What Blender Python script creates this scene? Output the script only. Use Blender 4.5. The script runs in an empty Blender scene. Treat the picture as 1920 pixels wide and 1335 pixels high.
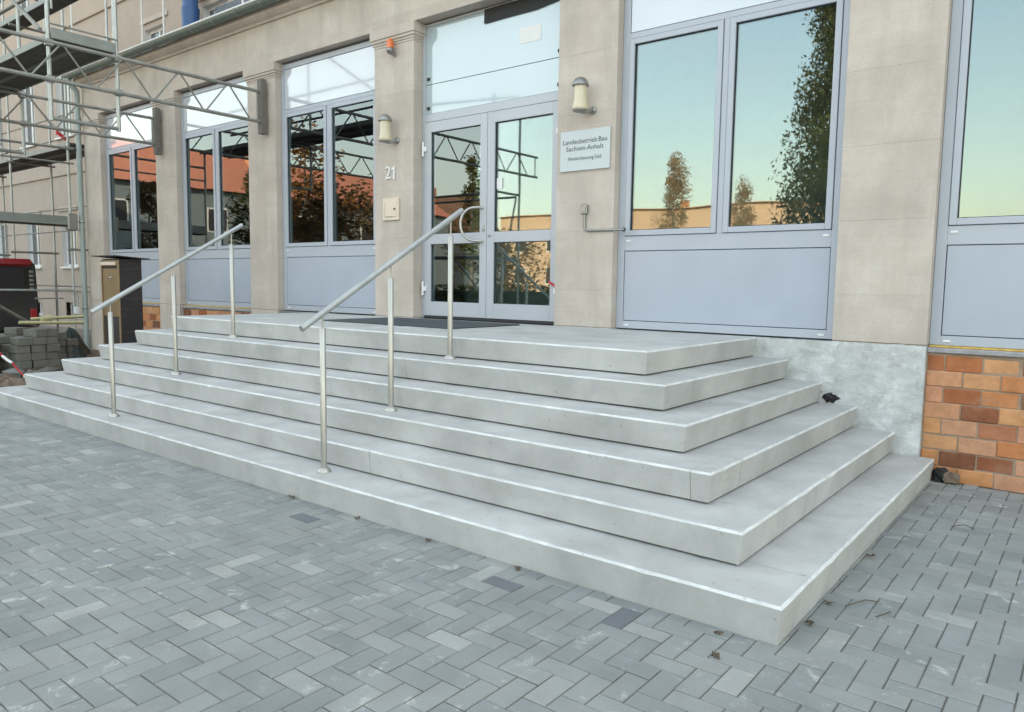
import bpy, math, random
from mathutils import Vector, Matrix
random.seed(7)
S = bpy.context.scene
COL = S.collection
R = math.radians

# ------------------------------------------------------------------ camera, sky, sun, exposure
CAM = Vector((0.9507, -6.5788, 1.4871)); YAW, PITCH, ROLL, FPX = 0.6673, -0.0956, 0.0143, 1400.73
cam = bpy.data.cameras.new('camera'); camo = bpy.data.objects.new('camera', cam); COL.objects.link(camo)
fw = Vector((-math.sin(YAW)*math.cos(PITCH), math.cos(YAW)*math.cos(PITCH), math.sin(PITCH)))
rt = Vector((math.cos(YAW), math.sin(YAW), 0)); up = rt.cross(fw)
rt2 = rt*math.cos(ROLL)+up*math.sin(ROLL); up2 = -rt*math.sin(ROLL)+up*math.cos(ROLL)
camo.matrix_world = Matrix(((rt2.x, up2.x, -fw.x, CAM.x), (rt2.y, up2.y, -fw.y, CAM.y), (rt2.z, up2.z, -fw.z, CAM.z), (0, 0, 0, 1)))
cam.sensor_width = 36; cam.lens = 36*FPX/1920; cam.clip_start = 0.05; cam.clip_end = 3000
S.camera = camo

SUN_EL, SUN_AZ = R(20), R(28)          # low sun behind the building, to the right
world = bpy.data.worlds.new('World'); S.world = world; world.use_nodes = True
wn = world.node_tree.nodes
sky = wn.new('ShaderNodeTexSky'); sky.sky_type = 'NISHITA'; sky.sun_disc = False
sky.sun_elevation = SUN_EL; sky.sun_rotation = SUN_AZ; sky.air_density = 1.3; sky.dust_density = 2.0; sky.ozone_density = 0.3
wl = world.node_tree.links
tc = wn.new('ShaderNodeTexCoord'); cmap = wn.new('ShaderNodeMapping'); cmap.inputs['Scale'].default_value = (1, 1, 2.6); cn = wn.new('ShaderNodeTexNoise')
cn.inputs['Scale'].default_value = 2.4; cn.inputs['Detail'].default_value = 6; cn.inputs['Roughness'].default_value = .55; cn.inputs['Distortion'].default_value = .4
cr = wn.new('ShaderNodeValToRGB'); cr.color_ramp.elements[0].position = .38; cr.color_ramp.elements[0].color = (.12, .12, .12, 1); cr.color_ramp.elements[1].position = .72; cr.color_ramp.elements[1].color = (.55, .55, .55, 1)
cx = wn.new('ShaderNodeMix'); cx.data_type = 'RGBA'; cx.inputs[7].default_value = (4.3, 4.35, 4.5, 1)      # thin high cloud, the same all round
wl.new(tc.outputs['Generated'], cmap.inputs[0]); wl.new(cmap.outputs[0], cn.inputs['Vector']); wl.new(cn.outputs['Fac'], cr.inputs[0])
wl.new(cr.outputs[0], cx.inputs[0]); wl.new(sky.outputs[0], cx.inputs[6])
wl.new(cx.outputs[2], wn['Background'].inputs[0]); wn['Background'].inputs[1].default_value = 0.15
sun = bpy.data.lights.new('sun', 'SUN'); sun.energy = 3.5; sun.angle = R(0.5); sun.color = (1, .83, .62)
suno = bpy.data.objects.new('sun', sun); COL.objects.link(suno)
sd = Vector((math.sin(SUN_AZ)*math.cos(SUN_EL), math.cos(SUN_AZ)*math.cos(SUN_EL), math.sin(SUN_EL)))
suno.rotation_euler = sd.to_track_quat('Z', 'Y').to_euler(); suno.location = sd*60
V = S.view_settings; V.view_transform = 'Standard'; V.look = 'None'; V.gamma = 1; V.use_curve_mapping = False
V.exposure = 2.1
V.use_white_balance = True; V.white_balance_temperature = 7100; V.white_balance_tint = 6
S.render.engine = 'CYCLES'
S.cycles.max_bounces = 8; S.cycles.transparent_max_bounces = 12; S.cycles.sample_clamp_indirect = 8
S.cycles.use_denoising = True

# ------------------------------------------------------------------ materials
def new_mat(name):
    m = bpy.data.materials.new(name); m.use_nodes = True
    nt = m.node_tree; b = nt.nodes['Principled BSDF']
    return m, nt, b
def N(nt, t, **k):
    n = nt.nodes.new(t)
    for a, v in k.items():
        if a in ('operation', 'blend_type', 'data_type', 'noise_dimensions', 'feature', 'wave_type', 'bands_direction', 'interpolation_type'): setattr(n, a, v)
    return n
def noise(nt, vec, scale, detail=4, rough=.55, dist=0):
    n = nt.nodes.new('ShaderNodeTexNoise'); n.inputs['Scale'].default_value = scale; n.inputs['Detail'].default_value = detail
    n.inputs['Roughness'].default_value = rough; n.inputs['Distortion'].default_value = dist
    if vec: nt.links.new(vec, n.inputs['Vector'])
    return n.outputs['Fac']
def ramp(nt, fac, stops):
    r = nt.nodes.new('ShaderNodeValToRGB'); e = r.color_ramp.elements
    while len(e) < len(stops): e.new(.5)
    for el, (p, c) in zip(e, stops):
        el.position = p; el.color = (c, c, c, 1) if isinstance(c, (int, float)) else (*c, 1)
    nt.links.new(fac, r.inputs[0]); return r.outputs[0]
def mixc(nt, fac, a, b, mode='MIX'):
    m = nt.nodes.new('ShaderNodeMix'); m.data_type = 'RGBA'; m.blend_type = mode
    for sock, v in ((m.inputs[0], fac), (m.inputs[6], a), (m.inputs[7], b)):
        if hasattr(v, 'links'): nt.links.new(v, sock)
        elif isinstance(v, (int, float)): sock.default_value = v
        else: sock.default_value = (*v, 1)
    return m.outputs[2]
def pos(nt, scale=(1, 1, 1)):
    g = nt.nodes.new('ShaderNodeNewGeometry'); mp = nt.nodes.new('ShaderNodeMapping'); mp.inputs['Scale'].default_value = scale
    nt.links.new(g.outputs['Position'], mp.inputs[0]); return mp.outputs[0]
def bump(nt, b, hgt, strength, dist=.01):
    n = nt.nodes.new('ShaderNodeBump'); n.inputs['Strength'].default_value = strength; n.inputs['Distance'].default_value = dist
    nt.links.new(hgt, n.inputs['Height']); nt.links.new(n.outputs[0], b.inputs['Normal'])
def mathn(nt, op, a, b):
    m = nt.nodes.new('ShaderNodeMath'); m.operation = op
    for i, v in enumerate((a, b)):
        if hasattr(v, 'links'): nt.links.new(v, m.inputs[i])
        else: m.inputs[i].default_value = v
    return m.outputs[0]
def simple(name, col, rough=.6, metal=0, spec=.5, var=.12, vscale=6, bmp=0, bscale=80, coat=0):
    m, nt, b = new_mat(name)
    b.inputs['Roughness'].default_value = rough; b.inputs['Metallic'].default_value = metal
    b.inputs['Specular IOR Level'].default_value = spec; b.inputs['Coat Weight'].default_value = coat; b.inputs['Coat Roughness'].default_value = .2 if 'panel' in name and 'gloss' not in name else .03
    p = pos(nt)
    f = noise(nt, p, vscale, 5, .6)
    k = ramp(nt, f, [(.25, 1-var), (.75, 1+var)])
    nt.links.new(mixc(nt, 1, col, k, 'MULTIPLY'), b.inputs['Base Color'])
    if bmp: bump(nt, b, noise(nt, p, bscale, 4), bmp)
    return m
def rnd(nt): return nt.nodes.new('ShaderNodeObjectInfo').outputs['Random']
M = {}
def mk_stone(name, col, tint):
    m, nt, b = new_mat(name); b.inputs['Roughness'].default_value = .92; b.inputs['Specular IOR Level'].default_value = .2
    p = pos(nt); ph = pos(nt, (1.6, 1.6, 42))
    big = noise(nt, p, 1.3, 4, .6); fine = noise(nt, p, 45, 3, .7); tool = noise(nt, ph, 1, 3, .6)
    c = mixc(nt, ramp(nt, big, [(.3, 0), (.72, 1)]), col, tint)
    c = mixc(nt, 1, c, ramp(nt, tool, [(.3, .965), (.7, 1.03)]), 'MULTIPLY')
    c = mixc(nt, 1, c, ramp(nt, fine, [(.3, .93), (.7, 1.05)]), 'MULTIPLY')
    c = mixc(nt, 1, c, ramp(nt, rnd(nt), [(0, (.955, .94, .93)), (1, (1.04, 1.04, 1.035))]), 'MULTIPLY')
    pale = ramp(nt, noise(nt, p, 5, 6, .75, .6), [(.66, 0), (.73, .6)])      # pale mortar scuffs
    c = mixc(nt, pale, c, (.74, .71, .66))
    c = mixc(nt, ramp(nt, noise(nt, pos(nt, (.7, .7, 2.2)), 1.5, 5, .7, .4), [(.46, 0), (.7, .5)]), c, (.49, .41, .355))
    c = mixc(nt, ramp(nt, noise(nt, p, 2.6, 7, .72, .2), [(.48, 0), (.7, .4)]), c, (.66, .63, .58))
    stain = ramp(nt, noise(nt, pos(nt, (3, 3, .5)), 1.2, 6, .7, .3), [(.46, 0), (.74, .42)])
    c = mixc(nt, stain, c, (.34, .31, .28))
    nt.links.new(c, b.inputs['Base Color'])
    bump(nt, b, mathn(nt, 'ADD', tool, fine), .18, .003)
    return m
M['stone'] = mk_stone('sandstone', (.50, .445, .40), (.62, .54, .48))
def mk_concrete(name, col, dark=.74, coarse=2.2):
    m, nt, b = new_mat(name); b.inputs['Roughness'].default_value = .8; b.inputs['Specular IOR Level'].default_value = .3
    p = pos(nt)
    c = mixc(nt, 1, col, ramp(nt, noise(nt, p, coarse, 6, .62, .4), [(.28, dark), (.7, 1.06)]), 'MULTIPLY')
    c = mixc(nt, 1, c, ramp(nt, noise(nt, p, 160, 2, .6), [(.3, .94), (.7, 1.05)]), 'MULTIPLY')
    c = mixc(nt, 1, c, ramp(nt, rnd(nt), [(0, .95), (1, 1.04)]), 'MULTIPLY')
    c = mixc(nt, ramp(nt, noise(nt, pos(nt, (1.5, 1.5, 7)), 1.1, 6, .7, .8), [(.5, 0), (.74, .5)]), c, (.37, .36, .335))
    c = mixc(nt, ramp(nt, noise(nt, pos(nt, (9, 9, .8)), 1.0, 5, .7, .3), [(.56, 0), (.72, .3)]), c, (.40, .385, .355))
    c = mixc(nt, ramp(nt, noise(nt, p, .9, 5, .65, .3), [(.5, 0), (.7, .35)]), c, (.63, .625, .60))
    c = mixc(nt, ramp(nt, noise(nt, pos(nt, (1, 1, 3)), 3.1, 5, .75, 1.2), [(.64, 0), (.72, .35)]), c, (.46, .40, .34))
    c = mixc(nt, ramp(nt, noise(nt, p, 26, 2, .5), [(.70, 0), (.74, .5)]), c, (.26, .25, .24))
    nt.links.new(c, b.inputs['Base Color'])
    bump(nt, b, noise(nt, p, 120, 4, .7), .12, .003)
    return m
M['concrete'] = mk_concrete('step_concrete', (.52, .515, .502))
M['nosing'] = mk_concrete('ground_nosing', (.72, .725, .71), .72, 7)
M['core'] = simple('raw_concrete', (.2, .2, .19), .95)
def mk_paver(name, island):
    m, nt, b = new_mat(name); b.inputs['Roughness'].default_value = .85; b.inputs['Specular IOR Level'].default_value = .3
    p = pos(nt)
    r = nt.nodes.new('ShaderNodeNewGeometry').outputs['Random Per Island'] if island else rnd(nt)
    c = ramp(nt, r, [(0, (.235, .246, .241)), (.2, (.258, .27, .264)), (.45, (.27, .28, .273)), (.7, (.28, .286, .273)), (.92, (.296, .303, .29)), (1, (.36, .36, .34))])
    c = mixc(nt, 1, c, ramp(nt, noise(nt, p, 3, 6, .6), [(.3, .86), (.7, 1.1)]), 'MULTIPLY')
    c = mixc(nt, 1, c, ramp(nt, noise(nt, p, 220, 2, .6), [(.3, .9), (.7, 1.08)]), 'MULTIPLY')
    eff = mathn(nt, 'MULTIPLY', ramp(nt, noise(nt, p, 8, 6, .7, .5), [(.58, 0), (.68, .75)]), ramp(nt, noise(nt, p, 1.1, 3, .5), [(.38, 0), (.58, 1)]))
    c = mixc(nt, eff, c, (.56, .565, .525))
    c = mixc(nt, ramp(nt, noise(nt, p, 1.7, 5, .7), [(.58, 0), (.8, .35)]), c, (.27, .25, .21))
    nt.links.new(c, b.inputs['Base Color'])
    bump(nt, b, noise(nt, p, 180, 3, .7), .25, .003)
    return m
M['paver'] = mk_paver('concrete_paver', False); M['paver_s'] = mk_paver('concrete_paver_joined', True)
M['paver_dark'] = simple('dark_paver', (.145, .152, .165), .8, bmp=.2, bscale=150)
M['joint'] = simple('joint_sand', (.125, .12, .102), .95, bmp=.4, bscale=120, var=.5)
M['soil'] = simple('brown_soil', (.17, .125, .09), .97, bmp=.8, bscale=25, var=.4, vscale=5)
M['ground'] = simple('trodden_ground', (.22, .20, .17), .95, bmp=.4, bscale=12, var=.25, vscale=.7)
M['asphalt'] = simple('asphalt', (.055, .055, .058), .85, bmp=.3, bscale=150)
def mk_brick():
    m, nt, b = new_mat('clay_brick'); b.inputs['Roughness'].default_value = .85; b.inputs['Specular IOR Level'].default_value = .25
    p = pos(nt)
    c = ramp(nt, rnd(nt), [(0, (.20, .085, .05)), (.12, (.36, .12, .055)), (.22, (.52, .20, .085)), (.4, (.60, .29, .13)), (.55, (.60, .31, .165)), (.7, (.57, .27, .165)), (.85, (.56, .31, .185)), (.93, (.42, .15, .08)), (1, (.2, .12, .07))])
    c = mixc(nt, 1, c, ramp(nt, noise(nt, p, 9, 5, .65), [(.28, .74), (.72, 1.16)]), 'MULTIPLY')
    c = mixc(nt, ramp(nt, noise(nt, p, 4, 6, .7), [(.54, 0), (.78, .35)]), c, (.46, .36, .27))
    nt.links.new(c, b.inputs['Base Color']); bump(nt, b, noise(nt, p, 90, 4, .7), .45, .004)
    return m
M['brick'] = mk_brick()
M['mortar'] = simple('mortar', (.33, .24, .175), .95, bmp=.5, bscale=90, var=.25)
def mk_plaster():
    m, nt, b = new_mat('smeared_cement_render'); b.inputs['Roughness'].default_value = .9
    p = pos(nt)
    c = ramp(nt, noise(nt, pos(nt, (2, 2, 2.4)), 2.4, 9, .74, .25), [(.3, (.36, .36, .35)), (.44, (.49, .50, .49)), (.56, (.58, .59, .585)), (.7, (.72, .73, .72))])
    c = mixc(nt, ramp(nt, noise(nt, pos(nt, (1, 1, 1.6)), 4.2, 7, .72, .35), [(.53, 0), (.63, .6)]), c, (.76, .765, .75))
    c = mixc(nt, ramp(nt, noise(nt, pos(nt, (1.7, 1, 1)), 3.1, 7, .75, .5), [(.60, 0), (.65, .6)]), c, (.34, .335, .32))
    c = mixc(nt, ramp(nt, noise(nt, p, 12, 3, .6), [(.68, 0), (.74, .7)]), c, (.2, .2, .2))
    nt.links.new(c, b.inputs['Base Color']); bump(nt, b, noise(nt, p, 9, 8, .75), .9, .02)
    return m
M['plaster'] = mk_plaster()
M['frame'] = simple('bluegrey_powder_coat', (.43, .46, .525), .42, spec=.5, var=.03, vscale=3, coat=.15)
M['panel'] = simple('bluegrey_panel', (.40, .44, .52), .38, spec=.5, var=.05, vscale=2.5, coat=.3)
M['doorframe'] = simple('silver_grey_powder_coat', (.47, .49, .54), .38, spec=.5, var=.03, vscale=3, coat=.15)
M['toppanel'] = simple('pale_glossy_panel', (.55, .57, .63), .09, spec=.9, var=.03, vscale=1.5, coat=1)
M['fanpanel'] = simple('pale_blue_enamelled_glass', (.44, .53, .58), .06, spec=.9, var=.03, vscale=1.2, coat=1)
M['groove'] = simple('dark_gasket', (.035, .037, .042), .7)
def mk_glass(name, refl, tint):
    m = bpy.data.materials.new(name); m.use_nodes = True; nt = m.node_tree; nt.nodes.clear()
    o = nt.nodes.new('ShaderNodeOutputMaterial'); g = nt.nodes.new('ShaderNodeBsdfGlossy'); t = nt.nodes.new('ShaderNodeBsdfTransparent'); mx = nt.nodes.new('ShaderNodeMixShader')
    g.inputs['Roughness'].default_value = .012; g.inputs['Color'].default_value = (.88, .95, .98, 1); t.inputs['Color'].default_value = (*tint, 1)
    fr = nt.nodes.new('ShaderNodeFresnel'); fr.inputs[0].default_value = 1.5
    bp = nt.nodes.new('ShaderNodeBump'); bp.inputs['Strength'].default_value = .034; bp.inputs['Distance'].default_value = .02
    nt.links.new(noise(nt, pos(nt), 1.6, 1, .4), bp.inputs['Height']); nt.links.new(bp.outputs[0], g.inputs['Normal'])
    f = mathn(nt, 'ADD', mathn(nt, 'MULTIPLY', fr.outputs[0], 1-refl), refl)
    nt.links.new(f, mx.inputs[0]); nt.links.new(t.outputs[0], mx.inputs[1]); nt.links.new(g.outputs[0], mx.inputs[2]); nt.links.new(mx.outputs[0], o.inputs[0])
    return m
M['glass'] = mk_glass('coated_glass', .115, (.70, .78, .77))
M['glass_far'] = mk_glass('old_window_glass', .35, (.55, .58, .58))
M['glass_top'] = mk_glass('fanlight_glass', .33, (.3, .36, .36))
M['farpane'] = simple('dull_far_glass', (.10, .115, .125), .12, spec=.8, var=.2, vscale=1)
M['steel'] = simple('brushed_stainless', (.50, .485, .45), .42, metal=.85, var=.08)
M['zincpipe'] = simple('galvanised_tube', (.44, .455, .445), .45, metal=.7, var=.15, vscale=9)
M['tube'] = simple('weathered_scaffold_tube', (.27, .265, .245), .55, metal=.4, var=.25, vscale=5)
M['gutter'] = simple('zinc_gutter', (.15, .19, .165), .45, metal=.2, var=.1)
M['dpipe'] = simple('grey_green_downpipe', (.33, .39, .39), .45, metal=.2, var=.08)
M['roof'] = simple('slate_blue_roofing', (.10, .115, .14), .5, var=.3, vscale=5)
M['deckwood'] = simple('dark_deck_board', (.085, .075, .06), .85, var=.4, vscale=9)
M['deckalu'] = simple('aluminium_deck_rail', (.26, .275, .265), .55, metal=.4, var=.15)
M['wallboard'] = simple('grey_timber_board', (.17, .155, .14), .85, var=.2)
M['wing'] = simple('beige_wing_render', (.44, .365, .31), .92, var=.07, vscale=2, bmp=.2, bscale=60)
M['white'] = simple('white_plastic', (.78, .79, .8), .45, var=.03)
M['winwhite'] = simple('white_window_paint', (.72, .72, .72), .45, var=.04)
M['black'] = simple('black_rubber', (.016, .016, .017), .7)
M['mat'] = simple('charcoal_mat', (.075, .082, .095), .95, var=.12, vscale=40, bmp=.6, bscale=300)
M['lampglass'] = simple('opal_lamp_glass', (.66, .58, .42), .3, var=.03, coat=.4)
M['lampcap'] = simple('grey_cast_aluminium', (.32, .32, .31), .4, metal=.8)
M['orange'] = simple('orange_beacon_glass', (.78, .16, .02), .25, var=.05, coat=.6)
M['cream'] = simple('cream_metal_plate', (.74, .62, .52), .4, var=.03)
M['sign'] = simple('white_enamel_sign', (.52, .57, .60), .3, var=.02)
M['ink'] = simple('dark_lettering', (.05, .055, .07), .6)
M['bronze'] = simple('brushed_bronze', (.36, .255, .15), .36, metal=.7, var=.2, vscale=3)
def mk_box_side():
    m, nt, b = new_mat('dark_brown_box_side'); b.inputs['Roughness'].default_value = .6
    mp = pos(nt, (1, 1.2, 9)); 
    c = ramp(nt, noise(nt, mp, 2.2, 3, .6, 1.5), [(.45, (.02, .016, .017)), (.62, (.03, .023, .022)), (.75, (.075, .06, .05))])
    nt.links.new(c, b.inputs['Base Color']); return m
M['boxside'] = mk_box_side()
M['red'] = simple('red_plastic', (.55, .02, .025), .4)
M['vanred'] = simple('red_van_paint', (.26, .012, .018), .28, coat=.6, var=.08)
M['vandark'] = simple('dark_van_body', (.02, .018, .02), .45)
M['tyre'] = simple('tyre_rubber', (.02, .02, .02), .85)
M['tail'] = simple('red_tail_lamp', (.42, .02, .03), .15, coat=.8)
M['bluechute'] = simple('blue_chute_plastic', (.035, .10, .27), .4)
M['yellow'] = simple('yellow_batten', (.50, .46, .26), .7, var=.1)
M['stackconc'] = simple('kerb_block_concrete', (.17, .16, .14), .9, var=.25, vscale=4, bmp=.4, bscale=50)
M['pallet'] = simple('grey_pallet_wood', (.2, .16, .12), .9, var=.3)
M['tarp'] = simple('dark_green_tarpaulin', (.02, .035, .028), .5)
M['leaf'] = simple('dead_leaf', (.10, .07, .045), .8, var=.4, vscale=30)
M['twig'] = simple('dry_twig', (.10, .075, .05), .9)
M['foam'] = simple('yellow_assembly_foam', (.62, .40, .10), .9, var=.3, vscale=20)
M['sill'] = simple('grey_sill_mortar', (.34, .33, .34), .9, var=.3, vscale=10, bmp=.5)
M['black_lump'] = simple('lump_black', (.012, .012, .012), .6, bmp=.5, bscale=40)
M['room'] = simple('room_wall', (.60, .62, .60), .9, var=.06)
M['roomfloor'] = simple('room_floor', (.3, .28, .25), .5)
M['blind'] = simple('pale_window_blind', (.55, .58, .56), .85, var=.05)
M['tan'] = simple('tan_render', (.50, .35, .25), .9, var=.06, vscale=.6)
M['ochre'] = simple('grey_green_render', (.19, .23, .25), .9, var=.06, vscale=.8)
M['tile'] = simple('orange_red_tiles', (.52, .20, .13), .8, var=.15, vscale=3)
M['tiledark'] = simple('brown_roof_tiles', (.16, .09, .06), .85, var=.2, vscale=3)
M['bark'] = simple('tree_bark', (.14, .12, .10), .95, var=.4, vscale=8, bmp=.6, bscale=20)
def mk_leaves(name, a, b_):
    m, nt, b = new_mat(name); b.inputs['Roughness'].default_value = .7
    r = nt.nodes.new('ShaderNodeNewGeometry').outputs['Random Per Island']
    nt.links.new(ramp(nt, r, [(0, a), (1, b_)]), b.inputs['Base Color'])
    b.inputs['Transmission Weight'].default_value = 0; return m
M['lv_green'] = mk_leaves('dark_green_leaves', (.05, .065, .022), (.125, .13, .045))
M['lv_autumn'] = mk_leaves('autumn_leaves', (.20, .09, .02), (.34, .18, .05))
M['lv_pale'] = mk_leaves('pale_autumn_leaves', (.26, .17, .09), (.42, .30, .17))
M['lv_bush'] = mk_leaves('brown_green_leaves', (.09, .08, .045), (.24, .16, .085))

# ------------------------------------------------------------------ mesh helpers
class MB:
    def __init__(s): s.v = []; s.f = []; s.m = []; s.sm = []
    def add(s, vs, fs, mi=0, smooth=False):
        o = len(s.v); s.v += [tuple(v) for v in vs]
        for f in fs: s.f.append(tuple(i+o for i in f)); s.m.append(mi); s.sm.append(smooth)
        return s
    def box(s, x0, x1, y0, y1, z0, z1, mi=0):
        if x0 > x1: x0, x1 = x1, x0
        if y0 > y1: y0, y1 = y1, y0
        return s.add([(x0, y0, z0), (x1, y0, z0), (x1, y1, z0), (x0, y1, z0), (x0, y0, z1), (x1, y0, z1), (x1, y1, z1), (x0, y1, z1)],
                     [(0, 3, 2, 1), (4, 5, 6, 7), (0, 1, 5, 4), (1, 2, 6, 5), (2, 3, 7, 6), (3, 0, 4, 7)], mi)
    def bevbox(s, x0, x1, y0, y1, z0, z1, b=.004, mi=0):
        # box whose twelve edges are chamfered (only the six faces inset, joined by strips)
        X = (x0, x1); Y = (y0, y1); Z = (z0, z1); idx = {}; vs = []
        for i in (0, 1):
            for j in (0, 1):
                for k in (0, 1):
                    sx, sy, sz = (b, -b)[i], (b, -b)[j], (b, -b)[k]
                    for ax in range(3):
                        p = [X[i]+sx, Y[j]+sy, Z[k]+sz]; p[ax] = (X[i], Y[j], Z[k])[ax]
                        idx[i, j, k, ax] = len(vs); vs.append(p)
        fs = []
        def face(*c): fs.append(tuple(idx[q] for q in c))
        for e, rev in ((0, 1), (1, 0)):
            a = [(e, 0, 0, 0), (e, 1, 0, 0), (e, 1, 1, 0), (e, 0, 1, 0)]; face(*(a[::-1] if rev else a))
            a = [(0, e, 0, 1), (0, e, 1, 1), (1, e, 1, 1), (1, e, 0, 1)]; face(*(a[::-1] if rev else a))
            a = [(0, 0, e, 2), (1, 0, e, 2), (1, 1, e, 2), (0, 1, e, 2)]; face(*(a[::-1] if rev else a))
        for i in (0, 1):
            for j in (0, 1):
                face((i, j, 0, 0), (i, j, 1, 0), (i, j, 1, 1), (i, j, 0, 1))
                face((i, 0, j, 0), (i, 1, j, 0), (i, 1, j, 2), (i, 0, j, 2))
                face((0, i, j, 1), (1, i, j, 1), (1, i, j, 2), (0, i, j, 2))
                for k in (0, 1): face((i, j, k, 0), (i, j, k, 1), (i, j, k, 2))
        return s.add(vs, fs, mi)
    def slab(s, x0, x1, y0, y1, z0, z1, u, c, nos=(0, 0, 0, 0)):
        # u, c: undercut and chamfer for (left, right, front, back); chamfer strips flagged in nos use slot 1
        def ring(i, z): return [(x0+i[0], y0+i[2], z), (x1-i[1], y0+i[2], z), (x1-i[1], y1-i[3], z), (x0+i[0], y1-i[3], z)]
        cm = max(c) or .001
        vs = ring(u, z0)+ring((0, 0, 0, 0), z1-cm)+ring(c, z1)
        s.add(vs, [(0, 3, 2, 1), (8, 9, 10, 11)]+[(i, (i+1) % 4, 4+(i+1) % 4, 4+i) for i in range(4)])
        for i, side in ((0, 2), (1, 1), (2, 3), (3, 0)):
            s.add([vs[4+i], vs[4+(i+1) % 4], vs[8+(i+1) % 4], vs[8+i]], [(0, 1, 2, 3)], 1 if nos[side] else 0)
        return s
    def tube(s, pts, r, n=8, mi=0, caps=True):
        pts = [Vector(p) for p in pts]; rs = r if isinstance(r, (list, tuple)) else [r]*len(pts)
        vs = []; prev = None
        for i, p in enumerate(pts):
            d = (pts[min(i+1, len(pts)-1)]-pts[max(i-1, 0)]).normalized()
            if prev is None:
                a = Vector((0, 0, 1)) if abs(d.z) < .9 else Vector((1, 0, 0))
                e1 = d.cross(a).normalized()
            else: e1 = (prev-d*prev.dot(d)).normalized()
            prev = e1; e2 = d.cross(e1)
            vs += [p+(e1*math.cos(2*math.pi*k/n)+e2*math.sin(2*math.pi*k/n))*rs[i] for k in range(n)]
        fs = [(i*n+k, i*n+(k+1) % n, (i+1)*n+(k+1) % n, (i+1)*n+k) for i in range(len(pts)-1) for k in range(n)]
        s.add(vs, fs, mi, True)
        if caps: s.add(vs[:n], [tuple(range(n-1, -1, -1))], mi); s.add(vs[-n:], [tuple(range(n))], mi)
        return s
    def lathe(s, prof, c, n=20, axis='z', mi=0):
        vs = []
        for r, h in prof:
            for k in range(n):
                a = 2*math.pi*k/n; q = (r*math.cos(a), r*math.sin(a), h)
                if axis == 'y': q = (q[0], h, q[1])
                if axis == 'x': q = (h, q[0], q[1])
                vs.append((c[0]+q[0], c[1]+q[1], c[2]+q[2]))
        fs = [(i*n+k, i*n+(k+1) % n, (i+1)*n+(k+1) % n, (i+1)*n+k) for i in range(len(prof)-1) for k in range(n)]
        if axis == 'y': fs = [f[::-1] for f in fs]
        return s.add(vs, fs, mi, True)
    def extrude_x(s, prof, x0, x1, mi=0):          # prof: list of (y,z), counter-clockwise seen from +x
        n = len(prof); vs = [(x0, y, z) for y, z in prof]+[(x1, y, z) for y, z in prof]
        return s.add(vs, [(i, (i+1) % n, n+(i+1) % n, n+i)[::-1] for i in range(n)]+[tuple(range(n)), tuple(range(2*n-1, n-1, -1))], mi)
    def mesh(s, name, mats):
        me = bpy.data.meshes.new(name); me.from_pydata(s.v, [], s.f)
        for m in (mats if isinstance(mats, (list, tuple)) else [mats]): me.materials.append(M[m] if isinstance(m, str) else m)
        me.polygons.foreach_set('material_index', s.m); me.polygons.foreach_set('use_smooth', s.sm)
        me.update(); return me
    def build(s, name, mats, parent=None, loc=None):
        return link(name, s.mesh(name, mats), parent, loc)
import bmesh
def roughen(me, amp=.0017, step=.07):
    # break long clean edges: subdivide and nudge the nosing vertices like worn cast concrete
    b = bmesh.new(); b.from_mesh(me); bmesh.ops.remove_doubles(b, verts=b.verts, dist=1e-5)
    zt = max(v.co.z for v in b.verts)
    for ax in (0, 1):
        es = [e for e in b.edges if abs((e.verts[1].co-e.verts[0].co)[ax]) > .25 and abs((e.verts[1].co-e.verts[0].co)[1-ax]) < .06]
        if es:
            cuts = max(2, int(max(abs((e.verts[1].co-e.verts[0].co)[ax]) for e in es)/(step if ax == 0 else step*1.5)))
            bmesh.ops.subdivide_edges(b, edges=es, cuts=cuts, use_grid_fill=True)
    for v in b.verts:
        if v.co.z > zt-.03:
            k = amp*(3.2 if random.random() < .03 else 1)
            v.co.x += random.uniform(-k, k); v.co.y += random.uniform(-k, k); v.co.z -= random.uniform(0, k)
    b.to_mesh(me); b.free(); me.update()
def link(name, data, parent=None, loc=None):
    o = bpy.data.objects.new(name, data); COL.objects.link(o)
    if parent is not None:
        o.parent = parent
        # geometry is written in world coordinates: undo the parent's own offset
        wp = parent.location if parent.parent is None else Vector((0, 0, 0))
        o.location = Vector(loc if loc else (0, 0, 0))-wp
    elif loc: o.location = loc
    return o
def tag(o, label, cat=None, group=None, kind=None):
    if label: o['label'] = label
    if cat: o['category'] = cat
    if group: o['group'] = group
    if kind: o['kind'] = kind
    return o
def thing(name, label, cat, loc=(0, 0, 0), group=None):
    o = link(name, None, None, loc); o.empty_display_size = .2; return tag(o, label, cat, group)
def text_mesh(body, size, extrude=.001, spacing=1.0):
    c = bpy.data.curves.new('lettering', 'FONT'); c.body = body; c.size = size; c.extrude = extrude; c.align_x = 'CENTER'; c.align_y = 'CENTER'; c.space_character = spacing
    c.resolution_u = 3
    t = bpy.data.objects.new('lettering', c); COL.objects.link(t)
    bpy.context.view_layer.update()
    me = bpy.data.meshes.new_from_object(t.evaluated_get(bpy.context.evaluated_depsgraph_get()))
    bpy.data.objects.remove(t); bpy.data.curves.remove(c); return me
def wpx(p):                                    # pixel (1920 x 1335) where a world point shows: used only to rank pavers by size
    d = Vector(p)-CAM; z = d.dot(fw)
    return (960+FPX*d.dot(rt2)/z, 667.5-FPX*d.dot(up2)/z, z) if z > .05 else (-9e9, 0, z)

# ------------------------------------------------------------------ dimensions
H, SA, SW, SD, SXL = .175, .2908, .3023, 3.5528, -9.338
X0, PITCHX, PW = -.8147, 2.8526, .7037
def px0(i): return X0+i*PITCHX              # left edge of pilaster i (0 = right of the big window)

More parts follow.
